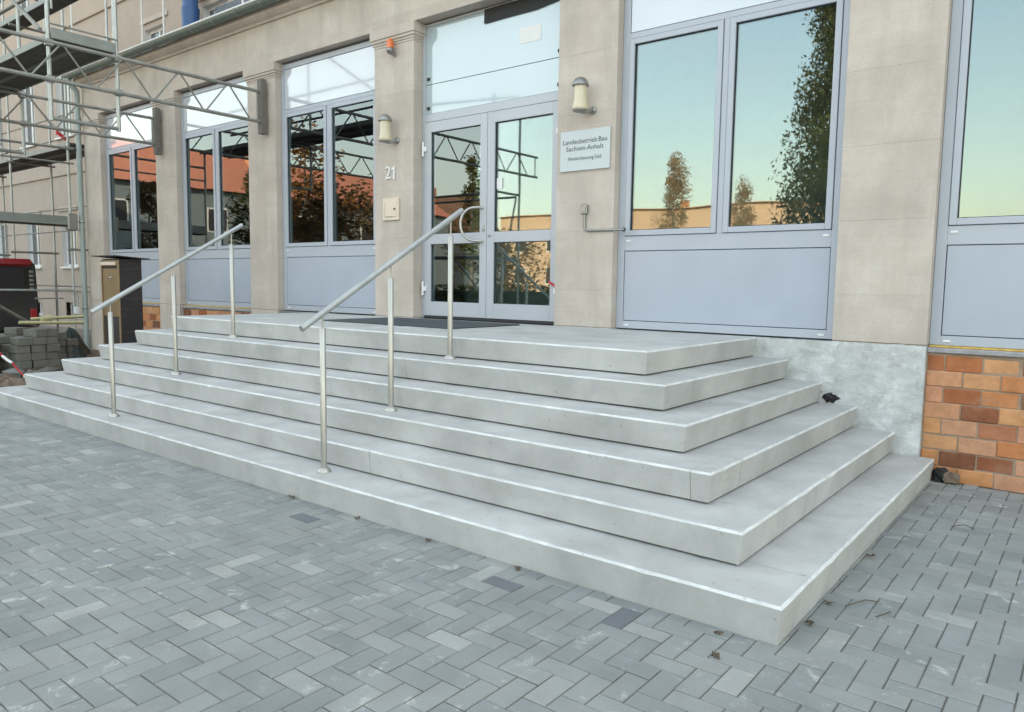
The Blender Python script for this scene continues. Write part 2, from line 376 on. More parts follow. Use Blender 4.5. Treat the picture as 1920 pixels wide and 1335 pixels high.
# ------------------------------------------------------------------ ground, paving
g = MB(); g.box(-600, 600, -600, 600, -.5, -.03)
tag(g.build('ground', 'ground'), None, kind='structure')
rd = MB(); rd.box(-300, 300, -44, -36, -.028, -.006)
tag(rd.build('road', 'asphalt'), None, kind='structure')
bed = MB(); bed.box(-9.75, 9, -9.6, .3, -.029, -.0045)
paving = tag(bed.build('paving', 'joint'), None, kind='structure')
PU = .1004
def paver_shape(mb, cx, cy, lx, ly, z=0, tilt=(0, 0), mi=0):
    g_, c = .0022, .004; x0, x1, y0, y1 = -lx/2+g_, lx/2-g_, -ly/2+g_, ly/2-g_
    vs = []
    for ins, zz in ((0, -.03), (0, -c), (c, 0)):
        for sx, sy in ((x0+ins, y0+ins), (x1-ins, y0+ins), (x1-ins, y1-ins), (x0+ins, y1-ins)):
            vs.append((cx+sx, cy+sy, z+zz+tilt[0]*sx+tilt[1]*sy))
    mb.add(vs, [(8, 9, 10, 11)]+[(r*4+i, r*4+(i+1) % 4, r*4+4+(i+1) % 4, r*4+4+i) for r in (0, 1) for i in range(4)], mi)
cells = []
for i in range(-97, 90):
    for j in range(-95, 4):
        k = (i-j) % 4
        if k == 0: c = ((i+1)*PU, (j+.5)*PU, 2*PU, PU)
        elif k == 3: c = ((i+.5)*PU, (j+1)*PU, PU, 2*PU)
        else: continue
        if SXL+.12 < c[0] < -.12 and c[1] > -SD+.12: continue       # under the stairs
        if c[1] > .02 and c[0] < 9: continue
        cells.append(c)
def rank(c):
    x, y, z = wpx((c[0], c[1], 0))
    return z if (-20 < x < 1940 and -20 < y < 1355 and z > 0) else 1e6+z
cells.sort(key=rank)
darks = [(-1.373, -3.726), (-.572, -3.721), (-2.979, -3.737)]
dark_cells = {min(cells, key=lambda c: (c[0]-x)**2+(c[1]-y)**2) for x, y in darks}
def is_dark(c): return c in dark_cells
pm = {}
for o_, (lx, ly) in enumerate(((2*PU, PU), (PU, 2*PU))):
    for q in range(3):
        b_ = MB(); paver_shape(b_, 0, 0, lx, ly, 0, (random.uniform(-.008, .008), random.uniform(-.008, .008)))
        pm[o_, q] = b_.mesh('paver', 'paver')
        if q == 0: pm[o_, 'd'] = b_.mesh('paver', 'paver_dark')
joined = MB()
for n, c in enumerate(cells):
    dz = random.uniform(-.002, .002)
    if n < 300:
        o_ = 0 if c[2] > c[3] else 1
        ob = link('paver', pm[o_, 'd' if is_dark(c) else random.randrange(3)], paving, (c[0], c[1], dz))
        ob.rotation_euler.z = random.uniform(-.008, .008)
    else:
        paver_shape(joined, c[0], c[1], c[2], c[3], dz, (random.uniform(-.008, .008), random.uniform(-.008, .008)), 1 if is_dark(c) else 0)
tag(joined.build('paver_field', ['paver_s', 'paver_dark'], paving), None, kind='stuff')

# ------------------------------------------------------------------ stairs
stairs = thing('entrance_stairs', 'wide pale concrete entrance stairs with six undercut steps in front of the glazed doors', 'stairs', (SXL/2, -SD/2, 0))
core = MB()
joints = {0: [-3.29, -6.4], 1: [-2.9, -5.97], 2: [-.70, -3.297, -6.0], 3: [-4.1, -6.6], 4: [-3.5, -5.9]}
for k in range(6):
    xl, xr, yf = SXL+k*SA, -k*SA, -SD+k*SW; z0, z1 = k*H+(.011 if k else -.02), (k+1)*H
    core.box(xl+.07, xr-.07, yf+.07, -.003, -.02 if k == 0 else (k-1)*H, k*H+.03)
    c = .011; U = .021
    if k < 5:
        dep = SW+.12; js = [xr]+sorted(joints[k], reverse=True)+[xl]
        for n in range(len(js)-1):
            a, b_ = js[n+1], js[n]; first, last = n == 0, n == len(js)-2
            m = MB(); gp = .0015
            m.slab(a+(0 if last else gp), b_-(0 if first else gp), yf, yf+dep, z0, z1, (U if last else 0, U if first else 0, U, 0), (c if last else 0, c if first else 0, c, 0), (1, 1, 1, 0))
            roughen(m.build('step_block', ['concrete', 'nosing'], stairs).data)
        for side in (0, 1):
            m = MB(); y0 = yf+dep+.003
            if side: m.slab(xr-SA-.12, xr, y0, -.004, z0, z1, (0, U, 0, 0), (0, c, 0, 0), (0, 1, 0, 0))
            else: m.slab(xl, xl+SA+.12, y0, -.004, z0, z1, (U, 0, 0, 0), (c, 0, 0, 0), (1, 0, 0, 0))
            roughen(m.build('step_block', ['concrete', 'nosing'], stairs).data)
    else:
        js = [xr, -3.62, -5.75, xl]
        for n in range(3):
            a, b_ = js[n+1], js[n]; first, last = n == 0, n == 2
            m = MB(); m.slab(a+.001, b_-.001, yf, -.004, z0, z1, (U if last else 0, U if first else 0, U, 0), (c if last else 0, c if first else 0, c, 0), (1, 1, 1, 0))
            roughen(m.build('landing_slab', ['concrete', 'nosing'], stairs).data)
core.build('stair_core', 'core', stairs)

# ------------------------------------------------------------------ entrance building
EB = thing('entrance_building', 'low beige stone entrance block with pilasters, blue-grey windows and glazed double doors', 'building', (-5, 1.5, 0))
ZT = 4.63                                    # underside of the frieze
PI0, PI1 = -5, 3                             # pilasters A .. right of the picture
joint_z = [1.06, 1.445, 2.045, 2.64, 3.235, 3.83, 4.415]
for i in range(PI0, PI1+1):
    x = px0(i); pm_ = MB(); pm_.box(x+.012, x+PW-.012, .012, .36, -.02, ZT+.02)
    pil = pm_.build('pilaster', 'mortar', EB)
    for n in range(len(joint_z)-1):
        m = MB(); m.bevbox(x, x+PW, 0, .30, joint_z[n]+.0003, joint_z[n+1]-.0003, .001)
        m.build('stone_block', 'stone', pil)
    m = MB()                                  # capital: small cavetto moulding
    for z0, z1, o in ((4.416, 4.445, .006), (4.445, 4.475, .016), (4.475, 4.51, .032), (4.51, 4.628, .045)): m.bevbox(x-o, x+PW+o, -o, .30, z0, z1, .004)
    m.build('capital', 'stone', pil)
    # base: rendered plinth block under the pilaster
    m = MB(); nx, nz = (14, 16) if i else (44, 30); random.seed(i+40); ex = 1.05 if i == 0 else 0
    vs = []
    for a in range(nx+1):
        for b_ in range(nz+1):
            edge = a in (0, nx) or b_ in (0, nz)
            amp = .006 if i else .011; vs.append((x-ex+(PW+ex)*a/nx, -.004-(.006 if i == 0 else 0)+random.uniform(-amp, amp*.6)*(not edge), -.03+(1.085 if i or x-ex+(PW+ex)*a/nx > x-.02 else 1.083)*b_/nz+(random.uniform(-.014, .004) if i == 0 and b_ == nz else 0)))
    fs = [(a*(nz+1)+b_, (a+1)*(nz+1)+b_, (a+1)*(nz+1)+b_+1, a*(nz+1)+b_+1) for a in range(nx) for b_ in range(nz)]
    m.add(vs, fs, 0, True); m.box(x+.001, x+PW-.001, .006, .3, -.03, 1.054)
    m.build('plinth_render', 'plaster' if i >= -2 else 'stone', pil)
random.seed(11)
XA, XB = px0(PI0), px0(PI1)+PW
# frieze of stone panels, fascia, cornice, gutter, roof
fm = MB(); fm.box(XA+.01, XB-.01, .02, .42, ZT+.01, 5.24); frz = fm.build('frieze', 'mortar', EB)
x = XA; n = 0
while x < XB-.01:
    L = min(1.426, XB-x)
    m = MB(); m.bevbox(x+.0005, x+L-.0005, 0, .3, 4.765, 5.2, .0015); m.build('stone_panel', 'stone', frz)
    m = MB(); m.bevbox(x+.0005, x+L-.0005, -.014, .34, ZT, 4.762, .002); m.build('fascia_stone', 'stone', frz)
    x += L; n += 1
m = MB(); m.extrude_x([(.1, 5.2), (-.03, 5.2), (-.045, 5.225), (-.09, 5.245), (-.13, 5.27), (-.15, 5.3), (-.15, 5.345), (.1, 5.345)][::-1], XA-.02, XB); m.build('cornice', 'stone', EB)
gut = MB(); prof = [(math.cos(a)*.075, math.sin(a)*.075) for a in [math.pi+math.pi*k/8 for k in range(9)]]
vs = []
for xx in (XA-.1, XB):
    vs += [(xx, -.235+y, 5.385+z) for y, z in prof]+[(xx, -.235+y*.95, 5.385+z*.95+.003) for y, z in prof[::-1]]
gut.add(vs, [(i, (i+1) % 18, 18+(i+1) % 18, 18+i) for i in range(18)]+[tuple(range(17, -1, -1)), tuple(range(18, 36))])
gutter = gut.build('gutter', 'gutter', EB)
lp_ = MB(); lp_.tube([(XA-.1, -.312, 5.392), (XB, -.312, 5.392)], .017, 8); lp_.build('gutter_lip', 'winwhite', gutter)
for k in range(40):
    xx = XA+.3+k*.62
    if xx > XB: break
    m = MB(); m.tube([(xx, -.235+math.cos(a)*.079, 5.385+math.sin(a)*.079) for a in [math.pi+math.pi*q/6 for q in range(7)]], .006, 5); m.build('gutter_bracket', 'zincpipe', gutter)
rf = MB(); rf.extrude_x([(-.17, 5.36), (3.0, 7.36), (3.0, 7.44), (-.19, 5.42)], XA-.05, XB); roof = rf.build('roof', 'roof', EB)
rf = MB(); rf.box(XA-.05, XB, 2.90, 2.995, 7.32, 7.56); rf.build('wall_flashing', 'roof', roof)
# downpipe on the left corner
dp = MB(); dp.tube([(XA+.0, -.235, 5.33), (XA+.0, -.235, 5.26), (XA-.02, -.09, 5.12), (XA-.02, -.09, 4.9), (XA-.02, -.09, .03)], .052, 12)
pipe = dp.build('downpipe', 'dpipe', EB)
for z in (.9, 2.6, 4.3):
    m = MB(); m.lathe([(.053, -.02), (.062, -.018), (.062, .018), (.053, .02)], (XA-.02, -.09, z), 14); m.build('pipe_clip', 'zincpipe', pipe)
# side wall, interior
m = MB(); m.box(XA+.015, XA+.30, .37, 2.995, -.03, 5.4); m.add([(XA+.015, .1, 5.4), (XA+.015, 2.995, 5.4), (XA+.015, 2.995, 7.3), (XA+.3, .1, 5.4), (XA+.3, 2.995, 5.4), (XA+.3, 2.995, 7.3)], [(0, 2, 1), (3, 4, 5), (0, 3, 5, 2)])
m.build('side_wall', 'wing', EB)
m = MB(); m.box(XA+.31, XB, 2.85, 2.94, 1.03, 4.75); m.build('room_wall', 'room', EB)
m = MB(); m.box(XA+.31, XB, .37, 2.84, .93, 1.02); m.build('room_floor', 'roomfloor', EB)
m = MB(); m.box(XA+.31, XB, .43, 2.84, 4.70, 4.78); m.build('room_ceiling', 'room', EB)
for i in (-4, -3, 0, 1):
    m = MB(); m.box(px0(i)+.3, px0(i)+.4, .40, 2.84, 1.03, 4.69); m.build('room_partition', 'room', EB)

# brick plinth under the windows
random.seed(5)
bvar = []
for q in range(4):
    m = MB(); m.bevbox(.0, .2455, 0, .1, 0, .1205, .004+.002*q); bvar.append(m.mesh('brick', 'brick'))
hvar = MB(); hvar.bevbox(0, .1205, 0, .1, 0, .1205, .006); hvar = hvar.mesh('brick', 'brick')
def brick_field(x0, x1, z0, z1, y, pl):
    row = 0; z = z0
    while z+.118 <= z1+.02:
        x = x0+(.0 if row % 2 else .0); first = row % 2
        while x+.11 < x1:
            half = first or (x+.243 > x1); first = False
            me = hvar if half else random.choice(bvar); L = .1205 if half else .2455
            o = link('brick', me, pl, (x, y+random.uniform(-.003, .004), z+random.uniform(-.001, .001)))
            o.rotation_euler = (0, random.uniform(-.012, .012), random.uniform(-.012, .012)); o.scale = (random.uniform(.985, 1.015), 1, random.uniform(.97, 1.03))
            x += L+.005
        z += .1245; row += 1
for i in range(PI0, PI1):
    xl, xr = px0(i)+PW, px0(i+1)
    m = MB(); yb = .052
    if i in (-3, -2, -1): m.box(xl+.002, xr-.002, .01, .34, -.02, 1.045); m.build('plinth_wall', 'plaster' if i == -1 else 'core', EB); continue
    m.box(xl-.004, xr+.004, yb+.006, .34, -.03, 1.0); pl = m.build('plinth_wall', 'mortar', EB)
    if i in (0, -4, -5): brick_field(xl+.004, xr-.004, -.01 if i == 0 else .115, .99, yb, pl)
    m = MB(); m.bevbox(xl-.0, xr+.0, .03, .34, 1.003, 1.042, .006); m.build('sill_mortar', 'sill', pl)
    m = MB(); m.bevbox(xl+.003, xr-.003, .075, .2, 1.0422, 1.058, .004); m.build('foam_strip', 'foam', pl)

# windows
FY = .10
def bar(mb, x0, x1, z0, z1, y0, y1, b=.003): mb.bevbox(x0, x1, y0, y1, z0, z1, b)
def window(i, blind=None):
    xl, xr = px0(i)+PW+.002, px0(i+1)-.002; zb, zt = 1.06, 4.60
    fr = MB()
    bar(fr, xl, xl+.075, zb, zt, FY, FY+.08); bar(fr, xr-.075, xr, zb, zt, FY, FY+.08)
    bar(fr, xl+.075, xr-.075, zb, 1.135, FY+.001, FY+.08); bar(fr, xl+.075, xr-.075, 1.84, 1.985, FY+.001, FY+.08)
    bar(fr, xl+.075, xr-.075, 3.905, 3.96, FY+.001, FY+.08); bar(fr, xl+.075, xr-.075, 4.53, zt, FY+.001, FY+.08)
    xm = (xl+xr)/2+.0; bar(fr, xm-.028, xm+.028, 1.985, 3.905, FY+.001, FY+.08)
    w = fr.build('window', 'frame', EB)
    for a, b_ in ((xl+.08, xm-.033), (xm+.033, xr-.08)):     # two sashes
        s = MB(); q = .052
        bar(s, a, a+q, 1.99, 3.90, FY-.012, FY+.06); bar(s, b_-q, b_, 1.99, 3.90, FY-.012, FY+.06)
        bar(s, a+q, b_-q, 1.99, 1.99+q, FY-.011, FY+.06); bar(s, a+q, b_-q, 3.90-q, 3.90, FY-.011, FY+.06)
        s.build('sash', 'frame', w)
        gk = MB(); e = .006
        for x0_, x1_, z0_, z1_ in ((a+q-.001, a+q+e, 2.042, 3.848), (b_-q-e, b_-q+.001, 2.042, 3.848), (a+q, b_-q, 2.042, 2.042+e), (a+q, b_-q, 3.848-e, 3.848)): gk.box(x0_, x1_, FY+.008, FY+.02, z0_, z1_)
        gk.build('gasket', 'groove', w)
        p = MB(); p.box(a+q-.005, b_-q+.005, FY+.022, FY+.034, 2.035, 3.855); p.build('pane', 'glass', w)
    for z0, z1, mt, nm in ((1.135, 1.84, 'panel', 'lower_panel'), (3.96, 4.53, 'toppanel', 'upper_panel')):
        p = MB(); p.box(xl+.074, xr-.074, FY+.03, FY+.07, z0-.001, z1+.001); p.build('panel_gasket', 'groove', w)
        p = MB(); p.bevbox(xl+.081, xr-.081, FY+.006, FY+.05, z0+.006, z1-.006, .003); p.build(nm, mt, w)
    for xx in (xl+.12, xr-.12):
        for zz in (1.085, 1.93):
            p = MB(); p.bevbox(xx-.026, xx+.026, FY-.006, FY+.01, zz, zz+.017, .002); p.build('drain_cap', 'white', w)
    if blind is not None:
        p = MB()
        for k in range(8):
            xx = blind[0]+(blind[1]-blind[0])*k/8
            p.box(xx, xx+(blind[1]-blind[0])/8*.8, FY+.2+.01*(k % 2), FY+.204+.01*(k % 2), blind[2], 3.9)
        p.build('vertical_blind', 'blind', w)
for i in range(PI0, PI1):
    if i == -2: continue
    xl, xr = px0(i)+PW, px0(i+1)
    window(i, {-4: (xl+.2, xl+1.0, 2.0), -3: (xl+.55, xl+1.0, 2.0)}.get(i))

# double doors with fanlight
i = -2; xl, xr = px0(i)+PW+.002, px0(i+1)-.002; DY = .15
fr = MB(); bar(fr, xl, xl+.05, 1.052, 4.615, DY, DY+.09); bar(fr, xr-.05, xr, 1.052, 4.615, DY, DY+.09)
bar(fr, xl+.05, xr-.05, 3.455, 3.55, DY+.001, DY+.09); bar(fr, xl+.05, xr-.05, 4.585, 4.615, DY+.001, DY+.09); bar(fr, xl+.05, xr-.05, 3.885, 3.915, DY+.03, DY+.09)
door = tag(fr.build('double_door', 'doorframe', EB), None)
for z0, z1 in ((3.555, 3.897), (3.905, 4.583)):
    p = MB(); p.box(xl+.055, xr-.055, DY+.012, DY+.024, z0, z1); p.build('fanlight_pane', 'fanpanel', door)
    for xx in (xl+.10, xr-.10):
        p = MB(); p.bevbox(xx-.02, xx+.02, DY-.004, DY+.011, z0+.045, z0+.08, .003); p.build('glazing_clamp', 'black', door)
p = MB(); p.box(xl+.05, xr-.05, DY+.026, DY+.03, 3.894, 3.908); p.build('gasket', 'groove', door)
xm = (xl+xr)/2-.005
for a, b_, hx in ((xl+.055, xm-.003, -1), (xm+.003, xr-.055, 1)):
    s = MB(); q = .105; y0, y1 = DY-.012, DY+.06
    bar(s, a, a+q, 1.085, 3.448, y0, y1); bar(s, b_-q, b_, 1.085, 3.448, y0, y1)
    for z0, z1 in ((1.085, 1.26), (1.968, 2.09), (3.325, 3.448)): bar(s, a+q, b_-q, z0, z1, y0+.001, y1)
    s.build('door_leaf', 'doorframe', door)
    for z0, z1 in ((1.26, 1.968), (2.09, 3.325)):
        p = MB(); p.box(a+q-.004, b_-q+.004, DY+.02, DY+.032, z0-.004, z1+.004); p.build('pane', 'glass', door)
        gk = MB(); e = .006
        for x0_, x1_, z0_, z1_ in ((a+q-.001, a+q+e, z0, z1), (b_-q-e, b_-q+.001, z0, z1), (a+q, b_-q, z0, z0+e), (a+q, b_-q, z1-e, z1)): gk.box(x0_, x1_, DY+.006, DY+.018, z0_, z1_)
        gk.build('gasket', 'groove', door)
    xh = a-.012 if hx < 0 else b_+.012
    for zz in (1.42, 3.13):
        p = MB(); p.tube([(xh, DY-.03, zz-.085), (xh, DY-.03, zz+.085)], .016, 10); p.bevbox(xh-.012 if hx < 0 else xh-.055, xh+.055 if hx < 0 else xh+.012, DY-.034, DY-.013, zz-.03, zz+.03, .003)
        p.build('hinge', 'white', door)
p = MB(); p.box(xm-.004, xm+.004, DY+.02, DY+.05, 1.085, 3.45); p.build('gasket', 'groove', door)
p = MB(); p.bevbox(xl+.05, xr-.05, DY-.02, DY+.09, 1.053, 1.079, .003); p.build('threshold', 'groove', door)
for sgn, yy in ((1, DY-.012),):               # crescent pull handle
    xh = xm-.06; p = MB(); pts = [(xh, yy, 2.375)]
    for k in range(17):
        t = math.pi*k/16; o = .235*math.sin(t)**.75
        pts.append((xh-o*.78-.03, yy-.05-o*.42, 2.18+.195*math.cos(t)))
    pts.append((xh, yy, 1.985))
    p.tube(pts, .016, 10); p.build('pull_handle', 'steel', door)
p = MB(); p.bevbox(xm-.055, xm-.03, DY-.022, DY-.0125, 2.10, 2.17, .003); p.lathe([(0, -.014), (.012, -.013), (.013, 0)], (xm-.042, DY-.02, 2.12), 12, 'y'); p.build('lock', 'steel', door)
p = MB(); p.lathe([(0, -.012), (.016, -.011), (.018, 0)], (xm+.05, DY-.0125, 2.05), 14, 'y'); p.build('lock', 'steel', door)
p = MB()                                      # black strip modelled for the soffit's dark reflection at the pane top
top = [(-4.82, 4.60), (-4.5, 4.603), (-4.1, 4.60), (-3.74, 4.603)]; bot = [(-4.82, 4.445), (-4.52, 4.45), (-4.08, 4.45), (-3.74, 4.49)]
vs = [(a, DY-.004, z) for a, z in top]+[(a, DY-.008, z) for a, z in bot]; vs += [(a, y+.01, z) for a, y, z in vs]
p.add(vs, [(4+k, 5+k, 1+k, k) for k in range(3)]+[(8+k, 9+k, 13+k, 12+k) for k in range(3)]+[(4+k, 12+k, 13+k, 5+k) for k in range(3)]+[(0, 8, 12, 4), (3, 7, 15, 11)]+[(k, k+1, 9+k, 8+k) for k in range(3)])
p.build('soffit_reflection', 'black', door)
p = MB(); p.box(-4.32, -4.02, DY+.0085, DY+.0115, 4.13, 4.30); p.build('paper_glint_patch', 'winwhite', door)  # white rectangle put in for a pale reflection patch on the fanlight
p = MB(); p.box(xm+.125, xm+.205, DY+.0165, DY+.019, 2.58, 2.70); p.build('paper_glint_patch', 'white', door)  # paper notice on the right leaf
rs = MB(); rs.tube([(xr-.16, DY-.025, 1.52), (xr-.10, DY-.035, 1.49), (xr-.045, DY-.045, 1.455)], .012, 8)
tag(rs.build('red_strap', 'red'), 'short red strap hanging at the lower right door hinge', 'strap')

# ------------------------------------------------------------------ things on the facade
def wall_lamp(x, label):
    t = thing('wall_lamp', label, 'lamp', (x, 0, 3.2), 'wall lamps beside the doors'); y = -.14
    m = MB(); m.lathe([(0, 3.235), (.078, 3.235), (.084, 3.25), (.074, 3.29), (.066, 3.33), (.064, 3.43), (.064, 3.475)], (x, y, 0), 20); m.build('lamp_glass', 'lampglass', t)
    m = MB(); m.lathe([(.062, 3.468), (.084, 3.469), (.086, 3.478), (.077, 3.505), (.058, 3.535), (.03, 3.552), (0, 3.557)], (x, y, 0), 20); m.build('lamp_cap', 'lampcap', t)
    m = MB(); m.lathe([(0, 3.222), (.07, 3.222), (.076, 3.234), (.06, 3.238)], (x, y, 0), 20); m.build('lamp_base', 'lampcap', t)
    m = MB(); m.tube([(x, y, 3.228), (x+.03, y+.02, 3.215), (x+.06, y+.07, 3.23), (x+.07, -.006, 3.25)], .019, 10); m.build('lamp_arm', 'lampcap', t)
    m = MB(); m.lathe([(0, -.022), (.03, -.02), (.04, -.008), (.04, 0)], (x+.07, -.001, 3.25), 16, 'y'); m.build('wall_plate', 'lampcap', t)
wall_lamp(-3.30, 'opal glass wall lamp with grey dome above the white office sign')
wall_lamp(-6.172, 'opal glass wall lamp with grey dome above the house number')
t = thing('warning_beacon', 'small orange warning beacon high on the pilaster left of the doors', 'beacon', (-6.19, 0, 4.3))
m = MB(); m.lathe([(.045, 4.355), (.045, 4.42), (.035, 4.455), (.012, 4.475), (0, 4.477)], (-6.15, -.075, 0), 16); m.build('beacon_dome', 'orange', t)
m = MB(); m.lathe([(0, 4.29), (.03, 4.292), (.05, 4.32), (.05, 4.354), (0, 4.356)], (-6.15, -.075, 0), 16); m.tube([(-6.15, -.075, 4.3), (-6.13, -.001, 4.285)], .018, 8); m.build('beacon_base', 'lampcap', t)
t = thing('office_sign', 'white office sign with three lines of dark lettering right of the doors', 'sign', (-3.315, 0, 2.66))
m = MB(); m.bevbox(-3.615, -3.015, -.018, -.004, 2.662, 3.068, .002); m.build('sign_plate', 'sign', t)
for s_, zz, sz in (('Landesbetrieb Bau', 2.955, .069), ('Sachsen-Anhalt', 2.885, .069), ('Niederlassung Süd', 2.785, .052)):
    ms = [text_mesh(w_, sz, .0005, 1.06) for w_ in s_.split(' ')]
    wd = [max(v.co.x for v in me.vertices)-min(v.co.x for v in me.vertices) for me in ms]; gap = sz*.32
    xx = -3.315-(sum(wd)+gap*(len(ms)-1))/2
    for me, w_ in zip(ms, wd):
        me.materials.append(M['ink']); o = link('lettering', me, t, (xx+w_/2, -.0195, zz)); o.rotation_euler.x = math.pi/2; xx += w_+gap
t = thing('house_number', 'pale metal house number 21 on the pilaster left of the doors', 'house number', (-6.21, 0, 2.78))
for d, dx in (('2', -.048), ('1', .052)):
    if d == '2': me = text_mesh(d, .225, .006)
    else:
        q = MB(); pl_ = [(-.004, -.08), (.022, -.08), (.022, .08), (.002, .08), (-.042, .045), (-.034, .027), (-.004, .048)]
        q.add([(a, b_, -.006) for a, b_ in pl_]+[(a, b_, .006) for a, b_ in pl_], [tuple(range(7, 14)), tuple(range(6, -1, -1))]+[(k, (k+1) % 7, 7+(k+1) % 7, 7+k) for k in range(7)]); me = q.mesh('digit', [])
    me.materials.append(M['white'])
    o = link('digit', me, t, (-6.21+dx, -.012, 2.86)); o.rotation_euler.x = math.pi/2; o.scale.x = .95
t = thing('doorbell_panel', 'cream square bell cabinet below the house number', 'bell panel', (-6.2, 0, 2.27))
m = MB(); m.bevbox(-6.345, -6.055, -.03, -.002, 2.272, 2.55, .006); m.build('cabinet', 'cream', t)
m = MB(); m.bevbox(-6.292, -6.085, -.038, -.0305, 2.318, 2.50, .003); m.build('cabinet_door', 'cream', t)
m = MB(); m.lathe([(0, -.008), (.012, -.007), (.013, 0)], (-6.115, -.0385, 2.41), 12, 'y'); m.build('lock', 'groove', t)
m = MB(); m.box(-6.296, -6.2915, -.0385, -.030, 2.318, 2.50); m.box(-6.292, -6.15, -.0385, -.030, 2.3135, 2.3178); m.build('door_gap', 'lampcap', t)
t = thing('light_switch', 'small grey switch box with bent conduit beside the big window', 'switch', (-3.29, 0, 2.2))
m = MB(); m.bevbox(-3.335, -3.258, -.045, -.002, 2.215, 2.315, .008); m.build('switch_box', 'lampcap', t)
m = MB(); m.bevbox(-3.322, -3.271, -.053, -.0455, 2.235, 2.29, .004); m.build('switch_flap', 'lampcap', t)
m = MB(); m.tube([(-3.296, -.016, 2.215), (-3.296, -.016, 2.09), (-3.285, -.016, 2.06), (-3.25, -.016, 2.048), (-2.85, -.016, 2.045), (-2.822, -.014, 2.045)], .013, 8); m.build('conduit', 'lampcap', t)
m = MB(); m.lathe([(0, -.012), (.02, -.01), (.022, 0)], (-2.835, -.008, 2.045), 10, 'y'); m.build('cable_gland', 'black', t)

# ------------------------------------------------------------------ stair furniture
def handrail(x, label):
    t = thing('handrail', label, 'handrail', (x, -2.8, .175), 'stainless handrails on the stairs')
    def railz(y): return 1.173+(y+3.557)*(2.079-1.173)/(3.557-1.989)
    m = MB(); m.tube([(x, -3.557, railz(-3.557)), (x, -1.985, railz(-1.985))], .0225, 16); m.build('rail', 'zincpipe', t)
    for y, z, zt in ((-3.385, .175, 1.174), (-2.762, .525, 1.524), (-2.115, .875, 1.872)):
        m = MB(); m.lathe([(0, z+.002), (.02, z+.002), (.0212, z+.012), (.0212, zt-.004), (.018, zt), (0, zt)], (x, y, 0), 16); po = m.build('post', 'steel', t)
        m = MB(); m.tube([(x, y, zt-.01), (x, y, railz(y)-.012)], .0065, 8); m.build('pin', 'steel', po)
        m = MB(); m.lathe([(.021, z+.032), (.03, z+.03), (.047, z+.012), (.05, z+.0025), (.05, z+.0005)], (x, y, 0), 20); m.build('base_flange', 'steel', po)
handrail(-3.212, 'stainless sloping handrail on three posts directly in front of the doors')
handrail(-6.405, 'stainless sloping handrail on three posts nearer the brown letterbox')
m = MB(); m.bevbox(-5.92, -3.95, -1.31, -.23, 1.0505, 1.063, .004)
dm = tag(m.build('doormat', 'mat'), 'flat charcoal doormat on the landing before the doors', 'doormat')
lb = thing('letterbox', 'tall brown free-standing letterbox with flat roof left of the stairs', 'letterbox', (-10.17, -1.57, 0))
m = MB(); m.bevbox(-10.435, -9.9, -1.725, -1.413, -.02, 1.765, .005); m.build('cabinet', 'boxside', lb)
m = MB(); m.bevbox(-10.40, -9.925, -1.737, -1.7255, .95, 1.63, .003); m.build('front_door', 'bronze', lb)
m = MB(); m.bevbox(-10.40, -9.925, -1.734, -1.7255, .05, .93, .003); m.build('lower_door', 'boxside', lb)
m = MB(); m.bevbox(-10.40, -9.925, -1.742, -1.7255, 1.66, 1.75, .004); m.build('slot_frame', 'bronze', lb)
m = MB(); m.bevbox(-10.385, -9.94, -1.775, -1.7425, 1.675, 1.725, .006); m.build('mail_flap', 'cream', lb)
m = MB(); m.lathe([(0, -.02), (.014, -.018), (.016, 0)], (-10.14, -1.7375, 1.5), 12, 'y'); m.build('lock', 'steel', lb)
m = MB(); m.bevbox(-10.435-.005, -10.41, -1.745, -1.7255, .0, 1.75, .002); m.bevbox(-9.92, -9.895, -1.745, -1.7255, .0, 1.75, .002); m.build('edge_trim', 'bronze', lb)
m = MB(); m.add([(-10.52, -1.83, 1.80), (-9.81, -1.83, 1.80), (-9.81, -1.33, 1.768), (-10.52, -1.33, 1.768), (-10.52, -1.83, 1.812), (-9.81, -1.83, 1.812), (-9.81, -1.33, 1.78), (-10.52, -1.33, 1.78)],
              [(0, 3, 2, 1), (4, 5, 6, 7), (0, 1, 5, 4), (1, 2, 6, 5), (2, 3, 7, 6), (3, 0, 4, 7)]); m.build('roof_plate', 'boxside', lb)

# ------------------------------------------------------------------ main building behind
MBD = thing('main_building', 'tall beige rendered building with white windows rising behind the entrance block', 'building', (-10, 9, 0))
wins = []
for k in range(-9, 9):
    xx = -15.3+k*2.78
    wins.append((xx, 5.68, 7.75, 1.06)); wins.append((xx, 9.4, 10.9, 1.06))
    if xx < -16.5: wins.append((xx, 1.83, 3.36, 1.06))
    if xx < -16.5: wins.append((xx, .25, .75, .9))
xs = sorted({-45., 14.}|{w[0]-w[3]/2 for w in wins}|{w[0]+w[3]/2 for w in wins}); zs = sorted({-.05, 12.2}|{w[1] for w in wins}|{w[2] for w in wins})
m = MB()
def inwin(x, z): return any(abs(x-w[0]) < w[3]/2 and w[1] < z < w[2] for w in wins)
for a in range(len(xs)-1):
    for b_ in range(len(zs)-1):
        if not inwin((xs[a]+xs[a+1])/2, (zs[b_]+zs[b_+1])/2):
            m.add([(xs[a], 3, zs[b_]), (xs[a+1], 3, zs[b_]), (xs[a+1], 3, zs[b_+1]), (xs[a], 3, zs[b_+1])], [(0, 1, 2, 3)])
m.box(-45, 14, 3.6, 14, -.05, 12.2)
m.box(-45.0, -44.7, 3.01, 3.6, -.05, 12.2); m.box(13.7, 14, 3.01, 3.6, -.05, 12.2); m.box(-45, 14, 3.01, 3.6, 12.0, 12.2)
m.build('wall', 'wing', MBD)
